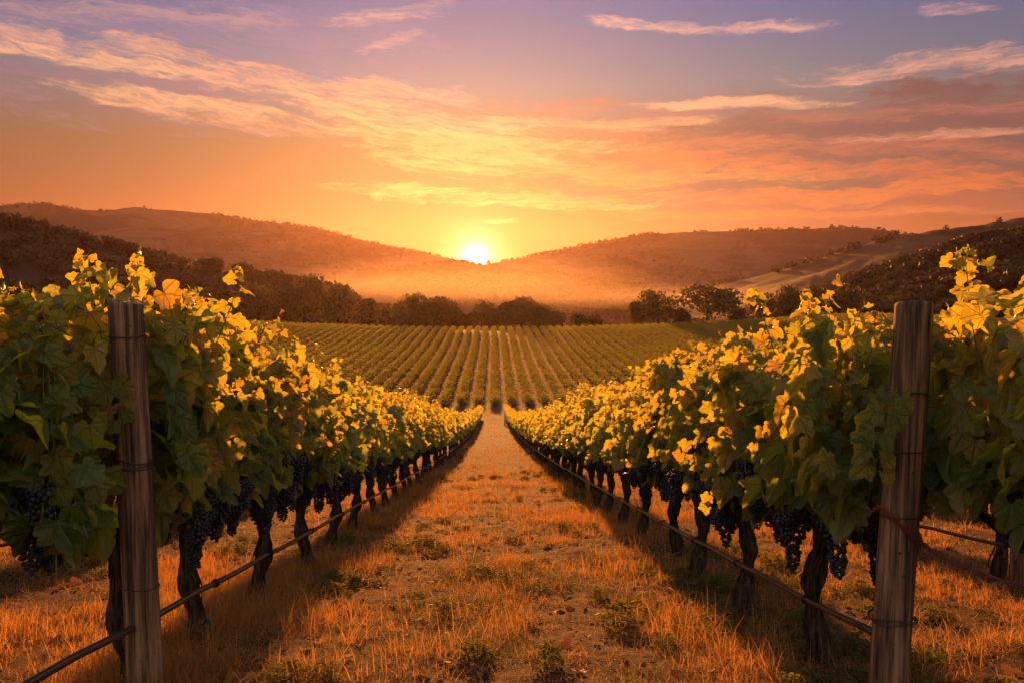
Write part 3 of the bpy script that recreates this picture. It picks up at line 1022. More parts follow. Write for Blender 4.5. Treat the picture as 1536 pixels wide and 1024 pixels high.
# trunks
def trunk_mesh(seed, sides=16, rings=30):
    g = np.random.default_rng(seed)
    acc = Acc()
    z = np.linspace(-0.12, 0.93, rings)
    a, bb = g.uniform(0, 6.28, 2)
    k1, k2 = g.uniform(0.012, 0.04, 2)
    lean = g.normal(0, 0.045)
    lean_y = g.normal(0, 0.05)
    P = np.stack([k1 * np.sin(z * 6 + a) + lean * z, k2 * np.sin(z * 4.6 + bb) + lean_y * z, z], -1)
    r = 0.062 * (1 - 0.25 * sstep(0, 0.6, z)) + 0.03 * (1 - sstep(-0.12, 0.14, z)) + 0.028 * sstep(0.62, 0.9, z) + 0.012 * np.sin(z * 17 + a)
    acc.add(*tube(P, r * 1.05, sides + (10 if sides > 10 else 0), 0.5, 0.9, seed, g.uniform(-2, 2)))
    if sides > 10:      # loose strips of bark
        for q in range(9):
            ph, z0, ln = g.uniform(0, 6.28), g.uniform(0.0, 0.6), g.uniform(0.15, 0.4)
            s = np.linspace(0, 1, 7)
            zz = z0 + ln * s
            px = np.interp(zz, z, P[:, 0]) + np.cos(ph + s * 0.8) * (np.interp(zz, z, r) * (1.05 + 0.35 * np.abs(s - 0.5)))
            py = np.interp(zz, z, P[:, 1]) + np.sin(ph + s * 0.8) * (np.interp(zz, z, r) * (1.05 + 0.35 * np.abs(s - 0.5)))
            acc.add(*tube(np.stack([px, py, zz], -1), [0.003, 0.007, 0.009, 0.009, 0.008, 0.006, 0.002], 5))
    return acc.mesh('trunk', M_BARK), P[-1]


def cordon_mesh(seed, top, half=0.85, sides=9):
    g = np.random.default_rng(seed)
    acc = Acc()
    for sd in (-1, 1):
        s = np.linspace(0, 1, 12)
        P = np.stack([top[0] * (1 - s) + 0.02 * np.sin(s * 9 + seed), top[1] + (sd * half - top[1]) * s, top[2] - 0.05 + 0.06 * s ** 0.5 + 0.015 * np.sin(s * 11 + sd)], -1)
        acc.add(*tube(P, np.linspace(0.042, 0.016, 12) * (1 + 0.2 * np.sin(s * 21)), sides, 0.3, 0.4, seed + sd))
    return acc.mesh('cordon', M_BARK)


TRUNKS = []
for k in range(7):
    tm, tp = trunk_mesh(300 + k)
    TRUNKS.append((tm, cordon_mesh(320 + k, tp)))
TRUNKS_FAR = []
for k in range(3):
    tm, tp = trunk_mesh(340 + k, 8, 14)
    TRUNKS_FAR.append((tm, cordon_mesh(350 + k, tp, 0.85, 5)))

# grape bunches
_t = (1 + 5 ** 0.5) / 2
ICO_V = np.array([(-1, _t, 0), (1, _t, 0), (-1, -_t, 0), (1, -_t, 0), (0, -1, _t), (0, 1, _t), (0, -1, -_t), (0, 1, -_t), (_t, 0, -1), (_t, 0, 1), (-_t, 0, -1), (-_t, 0, 1)], float)
ICO_V /= np.linalg.norm(ICO_V[0])
ICO_F = np.array([(0, 11, 5), (0, 5, 1), (0, 1, 7), (0, 7, 10), (0, 10, 11), (1, 5, 9), (5, 11, 4), (11, 10, 2), (10, 7, 6), (7, 1, 8), (3, 9, 4), (3, 4, 2), (3, 2, 6), (3, 6, 8), (3, 8, 9), (4, 9, 5), (2, 4, 11), (6, 2, 10), (8, 6, 7), (9, 8, 1)])


def subdiv(V, F):
    V = list(map(tuple, V))
    cache, out = {}, []

    def mid(a_, b_):
        k = (min(a_, b_), max(a_, b_))
        if k not in cache:
            m3 = (np.array(V[a_]) + np.array(V[b_])) / 2
            V.append(tuple(m3 / np.linalg.norm(m3)))
            cache[k] = len(V) - 1
        return cache[k]
    for a_, b_, c_ in F:
        ab, bc, ca = mid(a_, b_), mid(b_, c_), mid(c_, a_)
        out += [(a_, ab, ca), (b_, bc, ab), (c_, ca, bc), (ab, bc, ca)]
    return np.array(V), np.array(out)


SPH = subdiv(ICO_V, ICO_F)


def bunch_mesh(seed, L=0.25, Rm=0.07, br=0.0115, hi=True):
    g = np.random.default_rng(seed)
    pts = []
    tries = 0
    while len(pts) < 120 and tries < 5000:
        tries += 1
        u = g.random() ** 0.8
        rad = Rm * (1 - u) ** 0.55 * (0.55 + 0.45 * min(1, u * 7)) * (1 + 0.25 * math.sin(seed + 9 * u))
        a_ = g.uniform(0, 6.28)
        rr = rad * math.sqrt(g.uniform(0.35, 1))
        p = np.array([math.cos(a_) * rr, math.sin(a_) * rr, -0.02 - L * u])
        if all(np.sum((p - q) ** 2) > (1.62 * br) ** 2 for q in pts):
            pts.append(p)
    acc = Acc()
    SV, SF = SPH if hi else (ICO_V, ICO_F)
    for p in pts:
        acc.add(SV * br * g.uniform(0.85, 1.1) + p, SF, tint=float(g.random()))
    acc.add(*tube([(0, 0, 0.06), (0.004, 0, 0), (0, 0, -L * 0.7)], [0.003, 0.0035, 0.002], 5), mat=1)
    return acc.mesh('grape_bunch', [M_GRAPE, M_CANE])


BUNCH = [bunch_mesh(400, 0.27, 0.085), bunch_mesh(401, 0.22, 0.068), bunch_mesh(402, 0.30, 0.072), bunch_mesh(403, 0.18, 0.062)]
BUNCH_LO = [bunch_mesh(410, 0.25, 0.075, 0.013, False), bunch_mesh(411, 0.2, 0.07, 0.013, False)]

# ------------------------------------------------------------------ vines
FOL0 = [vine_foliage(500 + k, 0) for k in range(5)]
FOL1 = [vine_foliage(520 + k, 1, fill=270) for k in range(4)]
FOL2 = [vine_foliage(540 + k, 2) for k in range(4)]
ROW_X = 2.0
SPOST, RPOST = (-1.87, 4.5), (1.95, 4.08)


def cull_at(vx, vy, post):
    """no leaves inside the post, and the lane side of it kept trimmed"""
    lx, ly = post[0] - vx, post[1] - vy
    sd = math.copysign(1, -post[0])     # towards the lane

    def f(P):
        dxp, dyp = P[:, 0] - lx, P[:, 1] - ly
        inside = np.hypot(dxp, dyp) < 0.15
        ex, ey = -post[0], -post[1]
        nrm = math.hypot(ex, ey)
        ex, ey = ex / nrm, ey / nrm
        fwd = dxp * ex + dyp * ey
        sidew = np.abs(-dxp * ey + dyp * ex)
        front = (fwd > 0) & (fwd < 1.4) & (sidew < 0.21)
        return inside | front
    return f


SPRIGS = {'right': [(2.12, 4.40, 1.66), (1.92, 3.98, 1.64), (1.80, 3.92, 1.54), (1.74, 3.88, 1.40), (1.77, 3.86, 1.27)],
          'left': [(-2.10, 4.85, 1.80), (-1.96, 4.42, 1.76), (-1.90, 4.36, 1.66), (-1.88, 4.33, 1.52)]}


def sprig(vroot, pts, n, seed):
    """a young shoot of the vine that hangs out past the post"""
    g = np.random.default_rng(seed)
    gz = float(ground_z(0, pts[1][1], False))
    L = np.array([((p[0] - vroot.location.x), (p[1] - vroot.location.y) / vroot.scale.y, (p[2] + gz - vroot.location.z) / vroot.scale.z) for p in pts])
    t = np.linspace(0, 1, len(L))
    tt = np.linspace(0, 1, 24)
    C3 = np.stack([np.interp(tt, t, L[:, c_]) for c_ in range(3)], -1)
    for c_ in range(3):
        C3[2:-2, c_] = np.convolve(C3[:, c_], np.array([1, 2, 3, 2, 1]) / 9, 'valid')
    ac = Acc()
    ac.add(*tube(C3, np.linspace(0.004, 0.0018, 24), 6, cap=False), tint=0.9, mat=1)
    f = np.linspace(0.28, 1.0, n)
    node = np.stack([np.interp(f, tt, C3[:, c_]) for c_ in range(3)], -1)
    sd = np.where(np.arange(n) % 2, 1.0, -1.0)
    pd = np.stack([sd * g.uniform(0.4, 1.0, n), g.uniform(-0.7, 0.1, n), g.uniform(-0.2, 0.5, n)], -1) * g.uniform(0.04, 0.08, (n, 1))
    for a_, b_ in zip(node, node + pd):
        ac.add(*tube([a_, (a_ + b_) / 2 + (0, 0, 0.006), b_], 0.0015, 4, cap=False), tint=0.9, mat=1)
    N = np.stack([g.normal(0, 0.45, n), -np.ones(n) * 0.8, g.uniform(0, 0.6, n)], -1)
    Td = np.stack([sd * 0.4, g.normal(0, 0.3, n), -g.uniform(0.2, 1, n)], -1)
    leaves(ac, node + pd, N, Td, g.uniform(0.075, 0.125, n) * (1.1 - 0.35 * f), np.clip(g.normal(0.6, 0.2, n), 0, 1), 0, g)
    obj('shoot', ac.mesh('shoot', [M_LEAF, M_CANE]), vroot)




def vine(row_label, x, y, idx, lod, label, seed, fol=None, half_scale=1.0, tall=1.0, bunches=0, flip=None, group='grapevines', low=0.0, tx=0.0, ty=0.0):
    g = random.Random(seed)
    z = float(ground_z(x, y, False)) + (0.0)
    fl = (g.random() < 0.5) if flip is None else flip
    e = tag(obj('grapevine', None, loc=(x, y, z), rot=(0, 0, math.pi if fl else 0), scale=(1, half_scale, tall)), label, 'grapevine', group)
    tr_, co = (TRUNKS if lod < 2 else TRUNKS_FAR)[seed % (7 if lod < 2 else 3)]
    o = obj('trunk', tr_, e, loc=(tx, ty, 0))
    if lod < 2:
        o.rotation_euler = (0, 0, g.choice((0.0, math.pi)))
    obj('cordon', co, e)
    obj('foliage', fol or (FOL0, FOL1, FOL2)[lod][seed % (5, 4, 4)[lod]], e)
    for q in range(bunches):
        bm = g.choice(BUNCH if lod == 0 else BUNCH_LO)
        sd = g.choice((-1, 1))
        s = g.uniform(0.85, 1.3)
        bx, by = sd * g.uniform(0.05, 0.30), g.uniform(-0.8, 0.8)
        if y < 4.0:
            bx = math.copysign(g.uniform(-0.1, 0.3), 1) * (1 if x > 0 else -1) * g.choice((1, 1, -0.3))
        wx, wy = (x - bx, y - by * half_scale) if fl else (x + bx, y + by * half_scale)
        if min(math.hypot(wx - p_[0], wy - p_[1]) for p_ in (SPOST, RPOST)) < 0.36 or (y < 4.7 and abs(wx) < 1.95):
            bx = -math.copysign(abs(bx), -wx if not fl else wx) * 0.8
            if min(math.hypot((x - bx if fl else x + bx) - p_[0], wy - p_[1]) for p_ in (SPOST, RPOST)) < 0.36:
                continue
        obj('grape_bunch', bm, e, loc=(bx, by, g.uniform(0.95, 1.18) + low + (0.16 if 4.0 < y < 4.8 else 0.0)), rot=(g.uniform(-0.15, 0.15), g.uniform(-0.15, 0.15), g.uniform(0, 6.28)), scale=(s, s, s))
    return e


rowdist = {
    'right': [5.05, 6.5, 7.9, 9.4, 11.0, 12.6, 14.2],
    'left': [4.6, 5.75, 7.15, 8.8, 10.6, 12.4, 14.2]}
for sname, sx in (('left', -1), ('right', 1)):
    ds = list(rowdist[sname])
    while ds[-1] < 126:
        ds.append(ds[-1] + (1.6 if ds[-1] < 60 else 1.7) + random.uniform(-0.08, 0.08))
    for k, d_ in enumerate(ds):
        gap = (ds[k + 1] - ds[k]) if k + 1 < len(ds) else 1.6
        lod = 0 if d_ < 9.5 else (1 if d_ < 34 else 2)
        x = sx * ROW_X + random.uniform(-0.05, 0.05)
        fol = None
        flip = None
        if k == 0:
            flip = False
            fol = vine_foliage(900 + (sx > 0), 0, cull=cull_at(x, d_, SPOST if sx < 0 else RPOST), top=2.42 if sx < 0 else 2.20, fill=320)
        elif k == 1:
            flip = False
            fol = vine_foliage(910 + (sx > 0), 0, cull=cull_at(x, d_, SPOST if sx < 0 else RPOST), top=2.3 if sx < 0 else 2.2, fill=290)
        nb = 30 if d_ < 10 else (20 if d_ < 20 else (8 if d_ < 36 else 0))
        vroot = vine(sname, x, d_, k, lod, '%s grapevine behind the weathered wooden post in the row %s of the path' % (nth(k + 1), sname), 1000 * (sx > 0) + k * 7 + 3, fol, max(0.85, gap / 1.6), 1.0 + random.uniform(-0.06, 0.05), nb, flip,
             'grapevines in the two rows along the path')
        if k == 0:
            sprig(vroot, SPRIGS[sname], 16 if sx > 0 else 9, 41 + sx)
    # the vine this side of the post
    vx, vy = sx * 2.5, 3.75
    fol = vine_foliage(930 + (sx > 0), 0, fill=420, top=2.22 if sx < 0 else 2.28, low=1.04, cull=cull_at(vx, vy, SPOST if sx < 0 else RPOST), n_shoots=19)
    vine(sname, vx, vy, 0, 0, 'leafy grapevine on the near side of the wooden post %s of the path' % sname, 77 + (sx > 0), fol, 1.22, 1.0, 26, False, 'grapevines in the two rows along the path', 0.18, 0.0, -0.75)
    # rows further out
    for r_, (rx, d0, d1) in enumerate(((4.75, 6.2, 44), (7.5, 9.5, 38), (10.25, 13, 36))):
        d_, k = d0, 0
        while d_ < d1:
            lod = 1 if d_ < 14 else 2
            vine(sname, sx * rx + random.uniform(-0.05, 0.05), d_, k, lod, '%s grapevine in the %s row %s of the path, counted from this end' % (nth(k + 1), nth(r_ + 2), sname), 2000 + r_ * 100 + k * 3 + (sx > 0), None, 1.0,
                 1.0 + random.uniform(-0.06, 0.04), 6 if (r_ == 0 and d_ < 16) else 0, None, 'grapevines in the rows further out')
            d_ += 1.62
            k += 1


# ------------------------------------------------------------------ posts
def post_mesh(name, r, h, seed, lean, sides=40, rings=44):
    g = np.random.default_rng(seed)
    z = np.concatenate([[-0.4, -0.1], np.linspace(0, h - 0.02, rings), [h - 0.006, h]])
    n = len(z)
    th_ = np.linspace(0, 2 * np.pi, sides, endpoint=False)
    TH, ZZ = np.meshgrid(th_, z)
    rr = r * (1 + 0.035 * fbm(np.cos(TH) * 1.5 + seed, ZZ * 0.9, seed, 3) + 0.03 * fbm(np.cos(TH) * 5, np.sin(TH) * 5 + ZZ * 0.3, seed + 4, 2) + 0.06 * (1 - ZZ / h))
    for q in range(7):      # drying cracks
        a_ = g.uniform(0, 6.28)
        z0, z1 = sorted(g.uniform(0, h, 2)) if q > 2 else (h * 0.35, h + 0.3)
        dth = np.abs((TH - a_ - 0.06 * np.sin(ZZ * 3 + q) + np.pi) % (2 * np.pi) - np.pi)
        rr -= r * 0.22 * np.clip(1 - dth / 0.10, 0, 1) * sstep(z0, z0 + 0.15, ZZ) * (1 - sstep(z1 - 0.15, z1, ZZ))
    rr[-1] *= 0.94
    top = 0.012 * np.cos(TH + seed) * sstep(h - 0.1, h, ZZ) + 0.008 * fbm(np.cos(TH) * 4, np.sin(TH) * 4, seed + 9, 2) * sstep(h - 0.05, h, ZZ)
    V = np.stack([rr * np.cos(TH) + lean[0] * ZZ, rr * np.sin(TH) + lean[1] * ZZ, ZZ + top], -1).reshape(-1, 3)
    i, j = np.meshgrid(np.arange(n - 1), np.arange(sides), indexing='ij')
    a, bq = i * sides + j, i * sides + (j + 1) % sides
    F = np.concatenate([np.stack([a, bq, bq + sides], -1).reshape(-1, 3), np.stack([a, bq + sides, a + sides], -1).reshape(-1, 3)])
    # top: an inner ring and centre
    last = (n - 1) * sides
    ring = V[last:last + sides]
    ctr = ring.mean(0)
    inner = ctr + (ring - ctr) * 0.55 + np.stack([np.zeros(sides), np.zeros(sides), 0.006 * g.normal(size=sides)], -1)
    k = len(V)
    V = np.concatenate([V, inner, [ctr]])
    jj = np.arange(sides)
    F = np.concatenate([F, np.stack([last + jj, last + (jj + 1) % sides, k + (jj + 1) % sides], -1), np.stack([last + jj, k + (jj + 1) % sides, k + jj], -1),
                        np.stack([k + jj, k + (jj + 1) % sides, np.full(sides, k + sides)], -1)])
    return mk(name, V, F, M_POST)


def ring_tube(r, z, lean, wob, seed, turns=1, rad=0.0035, ph0=0.0, tilt=0.05):
    t = np.linspace(0, turns * 2 * np.pi, 36 * turns)
    zz = z + 0.010 * t / 6.28 + tilt * np.cos(t + seed) * r + wob * np.sin(t * 2.3 + seed)
    return tube(np.stack([(r + rad) * np.cos(t + ph0) + lean[0] * zz, (r + rad) * np.sin(t + ph0) + lean[1] * zz, zz], -1), rad, 6)


def wooden_post(x, y, r, h, seed, lean, label, rings, group='wooden row posts', detail=True):
    z = float(ground_z(x, y, False))
    e = tag(obj('wooden_post', None, loc=(x, y, z)), label, 'post', group)
    obj('post_shaft', post_mesh('post_shaft', r, h, seed, lean, 40 if detail else 16, 44 if detail else 10), e)
    for zz, turns, extra in rings:
        acc = Acc()
        acc.add(*ring_tube(r * 1.035 + extra, zz, lean, 0.003 if extra == 0 else 0.012, seed + zz, turns, 0.0034 if extra == 0 else 0.0042))
        obj('wire_wrap', acc.mesh('wire_wrap', M_WIRE), e)
    return e


LP = wooden_post(SPOST[0], SPOST[1], 0.088, 2.13, 3, (-0.022, 0.0), 'weathered round wooden post at the near end of the left vine row', [(0.62, 1, 0), (1.26, 2, 0), (1.30, 1, 0.004), (1.95, 1, 0)])
RP = wooden_post(RPOST[0], RPOST[1], 0.088, 2.06, 8, (0.040, 0.0), 'leaning weathered wooden post at the near end of the right vine row', [(0.50, 2, 0.016), (1.02, 1, 0), (1.34, 1, 0), (1.62, 1, 0.002)])
for zz, a_ in ((0.55, -1.3), (0.75, -1.6), (0.86, -1.45), (0.86, -1.9), (1.25, -1.5)):
    p = np.array([0.088 * math.cos(a_) + 0.040 * zz, 0.088 * math.sin(a_), zz])
    accn = Acc()
    accn.add(*tube([p * 1.0 + (0, 0.02, 0), p + np.array([math.cos(a_), math.sin(a_), 0]) * 0.004], 0.006, 8))
    obj('nail_hole', accn.mesh('nail_hole', M_TIE), RP)
wooden_post(4.55, 7.15, 0.075, 1.95, 12, (0.01, 0.0), 'shorter wooden post of the second row, seen beneath right vines', [(0.5, 1, 0)], detail=False)
wooden_post(-4.6, 6.6, 0.075, 1.95, 13, (-0.01, 0.0), 'wooden post of the second row, behind the left vines', [(0.5, 1, 0)], detail=False)


# pale stakes where the rows end
for k, (sx, hh, lab) in enumerate(((1, 2.1, 'thin pale stake at the far end of the right vine row'),)):
    x, y = 1.42, 106.0
    acc = Acc()
    acc.add(*tube([(0, 0, -0.3), (0, 0, 1.2), (0.02, 0, hh)], [0.10, 0.10, 0.095], 10))
    e = tag(obj('stake', acc.mesh('stake', M_PALE), loc=(x, y, float(ground_z(x, y, False)))), lab, 'stake')

# ------------------------------------------------------------------ drip hoses and wires
def along_row(x, d0, d1, h, sag, rad, mat_, name, label, cat, sides=8, step=0.2, ties=(), group=None, spacing=1.6):
    ds = np.concatenate([np.arange(d0, min(d1, 30), step), np.arange(30, d1, step * 5)]) if d1 > 30 else np.arange(d0, d1, step)
    z = ground_z(0 * ds, ds, False) + h - sag * np.abs(np.sin(np.pi * (ds - d0) / spacing)) + 0.012 * fbm(ds * 0.5, ds * 0, 3, 2)
    xx = x + 0.012 * fbm(ds * 0.7, ds * 0, 8, 2)
    z0 = float(ground_z(0, d0, False))
    P = np.stack([xx - x, ds - d0, z - z0], -1)
    acc = Acc()
    acc.add(*tube(P, rad, sides))
    e = tag(obj(name, acc.mesh(name, mat_), loc=(x, d0, z0)), label, cat, group)
    for td in ties:
        zt = float(np.interp(td, ds, z)) - z0
        a2 = Acc()
        t = np.linspace(0, 4.2 * np.pi, 50)
        a2.add(*tube(np.stack([(rad + 0.006) * np.cos(t), td - d0 + 0.012 * (t / 6.28 - 1), zt + (rad + 0.006) * np.sin(t)], -1), 0.005, 6))
        a2.add(*tube([(0, td - d0, zt), (0.02, td - d0 + 0.01, zt + 0.03), (0.05, td - d0 + 0.02, zt + 0.02)], 0.004, 5))
        obj('hose_tie', a2.mesh('hose_tie', M_TIE), e)
    return e


HX = 1.9
along_row(-HX, 2.2, 124, 0.42, 0.012, 0.019, M_HOSE, 'drip_hose', 'black drip hose strung low along the left vine row', 'hose', 12, ties=rowdist['left'][:6], group='drip hoses')
along_row(HX, 4.15, 124, 0.42, 0.012, 0.019, M_HOSE, 'drip_hose', 'black drip hose strung low along the right vine row, ending at the leaning post', 'hose', 12, ties=rowdist['right'][:6], group='drip hoses')
along_row(4.66, 5.6, 44, 0.40, 0.015, 0.018, M_HOSE, 'drip_hose', 'drip hose of the second row, behind the right vine row', 'hose', 8, group='drip hoses')
along_row(-4.66, 5.6, 44, 0.40, 0.015, 0.018, M_HOSE, 'drip_hose', 'drip hose of the second row, behind the left vine row', 'hose', 8, group='drip hoses')
for sx, sn, d0 in ((-1, 'left', SPOST[1]), (1, 'right', RPOST[1])):
    for hh, wn in ((0.95, 'lowest'), (1.34, 'middle'), (1.62, 'upper')):
        along_row(sx * ROW_X, d0, 60, hh, 0.01, 0.0022, M_WIRE, 'trellis_wire', '%s trellis wire running from the %s wooden post through its vines' % (wn, sn), 'wire', 5, group='trellis wires', spacing=6)

# red cord on the right post
t = np.linspace(0, 1, 40)
P = []
zr = float(ground_z(*RPOST, False))
key = np.array([(-0.11, -0.03, 1.05), (-0.10, -0.10, 1.10), (-0.05, -0.125, 1.04), (0.04, -0.125, 0.96), (0.12, -0.10, 0.90), (0.26, -0.24, 0.83), (0.48, -0.46, 0.79), (0.74, -0.72, 0.79), (1.1, -1.05, 0.80)])
kt = np.linspace(0, 1, len(key))
tt = np.linspace(0, 1, 60)
Pm = np.stack([np.interp(tt, kt, key[:, c_]) for c_ in range(3)], -1)
ker = np.array([1, 2, 3, 2, 1]) / 9
for c_ in range(3):
    Pm[2:-2, c_] = np.convolve(Pm[:, c_], ker, 'valid')
acc = Acc()
for ph in (0, 3.14):
    Q = Pm.copy()
    Q[:, 0] += 0.007 * np.cos(tt * 60 + ph)
    Q[:, 2] += 0.007 * np.sin(tt * 60 + ph)
    acc.add(*tube(Q, 0.0065, 6))
tag(obj('red_cord', acc.mesh('red_cord', M_RED), loc=(RPOST[0], RPOST[1], zr)), 'twisted dark red cord slung round the leaning post and off to the right', 'cord')

# ------------------------------------------------------------------ the far vine field
def field_row_mesh(seed, y0=146.0, y1=322.0):
    g = np.random.default_rng(seed)
    L = y1 - y0
    acc = Acc()
    n = int(L * 58)
    y = g.uniform(y0, y1, n)
    hz = 0.75 + 1.5 * g.random(n) ** 0.8
    vig = 0.8 + 0.3 * fbm(y / 1.7, y * 0 + seed, seed, 2) + 0.2 * np.sin(y / 1.6 * 6.28)
    hz = 0.7 + (hz - 0.7) * vig
    xw = g.normal(0, 0.50, n) * np.sin(np.clip((hz - 0.4) / 2.0, 0, 1) * np.pi) ** 0.5
    P = np.stack([xw, y, hz + profile(y)], -1)
    a = np.stack([g.normal(0, 1, n), g.normal(0, 1, n), g.normal(0, 1, n)], -1)
    a /= np.linalg.norm(a, axis=1)[:, None]
    b_ = np.cross(a, g.normal(size=(n, 3)))
    b_ /= np.linalg.norm(b_, axis=1)[:, None]
    s = g.uniform(0.08, 0.175, n)[:, None]
    V = np.stack([P - a * s, P + b_ * s * 0.85, P + a * s, P - b_ * s * 0.85], 1).reshape(-1, 3)
    q = np.arange(n) * 4
    F = np.concatenate([np.stack([q, q + 1, q + 2], -1), np.stack([q, q + 2, q + 3], -1)])
    acc.add(V, F, tint=np.repeat(np.clip(0.44 + 0.2 * (hz - 0.8) + g.normal(0, 0.16, n), 0, 1), 4))
    for yy in np.arange(y0 + 0.5, y1, 1.65):
        zz = float(profile(yy))
        acc.add(*tube([(0, yy, zz - 0.2), (0.03 * math.sin(yy * 9), yy, zz + 0.5), (0, yy, zz + 1.0)], 0.07, 5, cap=False), mat=1)
    return acc.mesh('vine_row', [M_FIELD, M_BARK])


FR = [field_row_mesh(700 + k) for k in range(6)]
FIELD_DX = 3.0
rows = [k * FIELD_DX + 0.2 for k in range(-48, 55)]
ids = sorted(range(len(rows)), key=lambda q: rows[q])
lc = sum(1 for v in rows if v < 0)
for q, x in enumerate(rows):
    lab = ('%s vine row left of the path line in the far field' % nth(lc - q)) if x < 0 else ('%s vine row right of the path line in the far field' % nth(q - lc + 1))
    tag(obj('vine_row', FR[(q * 5 + q // 3) % 6], loc=(x, 0, float(lateral(x)))), lab, 'vine row', 'vine rows of the far field')

# ------------------------------------------------------------------ grass, weeds and straw of the lane
def blades(cx, cy, length, width, lean, direction, tint, droop, g, segs=3):
    n = len(cx)
    s = np.linspace(0, 1, segs + 1)
    dxy = np.stack([np.cos(direction), np.sin(direction)], -1)
    prp = np.stack([-np.sin(direction + g.uniform(-1, 1, n)), np.cos(direction + g.uniform(-1, 1, n))], -1)
    z0 = ground_z(cx, cy) - 0.012
    out = []
    for k, sk in enumerate(s):
        hor = length * (np.sin(lean) * sk + droop * sk ** 2)
        ver = length * (np.cos(lean) * sk - droop * 0.85 * sk ** 2)
        wv = width * (1 - sk) ** 0.7 * 0.5
        ctr = np.stack([cx + dxy[:, 0] * hor, cy + dxy[:, 1] * hor, z0 + np.maximum(ver, 0.006 * sk)], -1)
        if k < segs:
            off = np.stack([prp[:, 0] * wv, prp[:, 1] * wv, 0 * wv], -1)
            out += [ctr - off, ctr + off]
        else:
            out += [ctr]
    V = np.stack(out, 1)
    nv = V.shape[1]
    F = []
    for k in range(segs - 1):
        F += [(2 * k, 2 * k + 1, 2 * k + 3), (2 * k, 2 * k + 3, 2 * k + 2)]
    F += [(2 * segs - 2, 2 * segs - 1, 2 * segs)]
    FF = (np.array(F)[None] + (np.arange(n) * nv)[:, None, None]).reshape(-1, 3)
    return V.reshape(-1, 3), FF, np.repeat(tint, nv)


def region(n, d0, d1, xmax, g, power=1.0):
    y = d0 + (d1 - d0) * g.random(n) ** power
    lim = np.minimum(xmax, 0.62 * y + 1.0)
    x = g.uniform(-1, 1, n) * lim
    return x, y


def tufts(n, d0, d1, xmax, per, lmin, lmax, wdt, seed, keep, power=1.0, spread=0.05):
    g = np.random.default_rng(seed)
    x, y = region(n, d0, d1, xmax, g, power)
    k = keep(x, y, g) & (1.2 * fbm(x * 1.5, y * 1.1, 123, 3) + 0.25 * np.exp(-(x / 0.5) ** 2) + 0.3 * np.exp(-((np.abs(x) - 2.0) / 0.7) ** 2) > g.uniform(-0.1, 0.2, n))
    x, y = x[k], y[k]
    n = len(x)
    vig = np.clip(0.7 + 1.3 * fbm(x * 0.9, y * 0.7, seed, 3) + 0.55 * np.exp(-((np.abs(x) - 2.0) / 0.7) ** 2) + 0.2 * np.exp(-(x / 0.45) ** 2), 0.35, 2.0)
    X_ = np.repeat(x, per) + g.normal(0, spread, n * per)
    Y_ = np.repeat(y, per) + g.normal(0, spread, n * per)
    vg = np.repeat(vig, per)
    L = g.uniform(lmin, lmax, n * per) * vg
    tint = np.clip(np.repeat(0.45 + 0.5 * fbm(x * 0.9, y * 0.9, seed + 6, 3) + g.normal(0, 0.2, n), per) + g.normal(0, 0.2, n * per), 0, 1)
    return blades(X_, Y_, L, wdt * g.uniform(0.6, 1.4, n * per), np.abs(g.normal(0, 0.75, n * per)), g.uniform(0, 6.28, n * per), tint, g.uniform(0.05, 0.9, n * per), g)


greenmap = lambda x, y: fbm(x * 0.45 + 3, y * 0.38, 77, 3)
dry = lambda x, y, g: (greenmap(x, y) < 0.16) | (g.random(len(x)) < 0.3)
wet = lambda x, y, g: greenmap(x, y) > 0.14
acc = Acc()
for args in ((7000, 2.6, 9, 7, 18, 0.05, 0.20, 0.0042, 1, dry), (9500, 8, 20, 13, 12, 0.07, 0.2, 0.0075, 2, dry), (8500, 18, 50, 16, 9, 0.08, 0.22, 0.014, 3, dry, 1.4), (5000, 45, 128, 12, 8, 0.12, 0.26, 0.03, 4, dry), (2200, 2.6, 11, 6, 52, 0.09, 0.28, 0.0048, 5, dry, 1.0, 0.065), (2500, 10, 30, 9, 36, 0.12, 0.32, 0.009, 6, dry, 1.0, 0.09), (700, 2.8, 14, 5, 70, 0.10, 0.30, 0.0045, 7, dry, 1.0, 0.13), (800, 12, 32, 7, 50, 0.14, 0.34, 0.009, 8, dry, 1.0, 0.16)):
    V, F, T = tufts(*args)
    acc.add(V, F, tint=T)
me = acc.mesh('dry_grass', M_STRAW)
tag(obj('dry_grass', me), 'dry golden grass tufts over the lane and between the vines', 'grass', kind='stuff')
acc = Acc()
for args in ((4200, 2.6, 10, 7, 24, 0.05, 0.15, 0.0055, 11, wet), (5200, 9, 34, 12, 16, 0.06, 0.18, 0.010, 12, wet)):
    V, F, T = tufts(*args)
    acc.add(V, F, tint=T)
tag(obj('green_weeds', acc.mesh('green_weeds', M_WEED)), 'patches of low green weeds in the lane', 'weeds', kind='stuff')
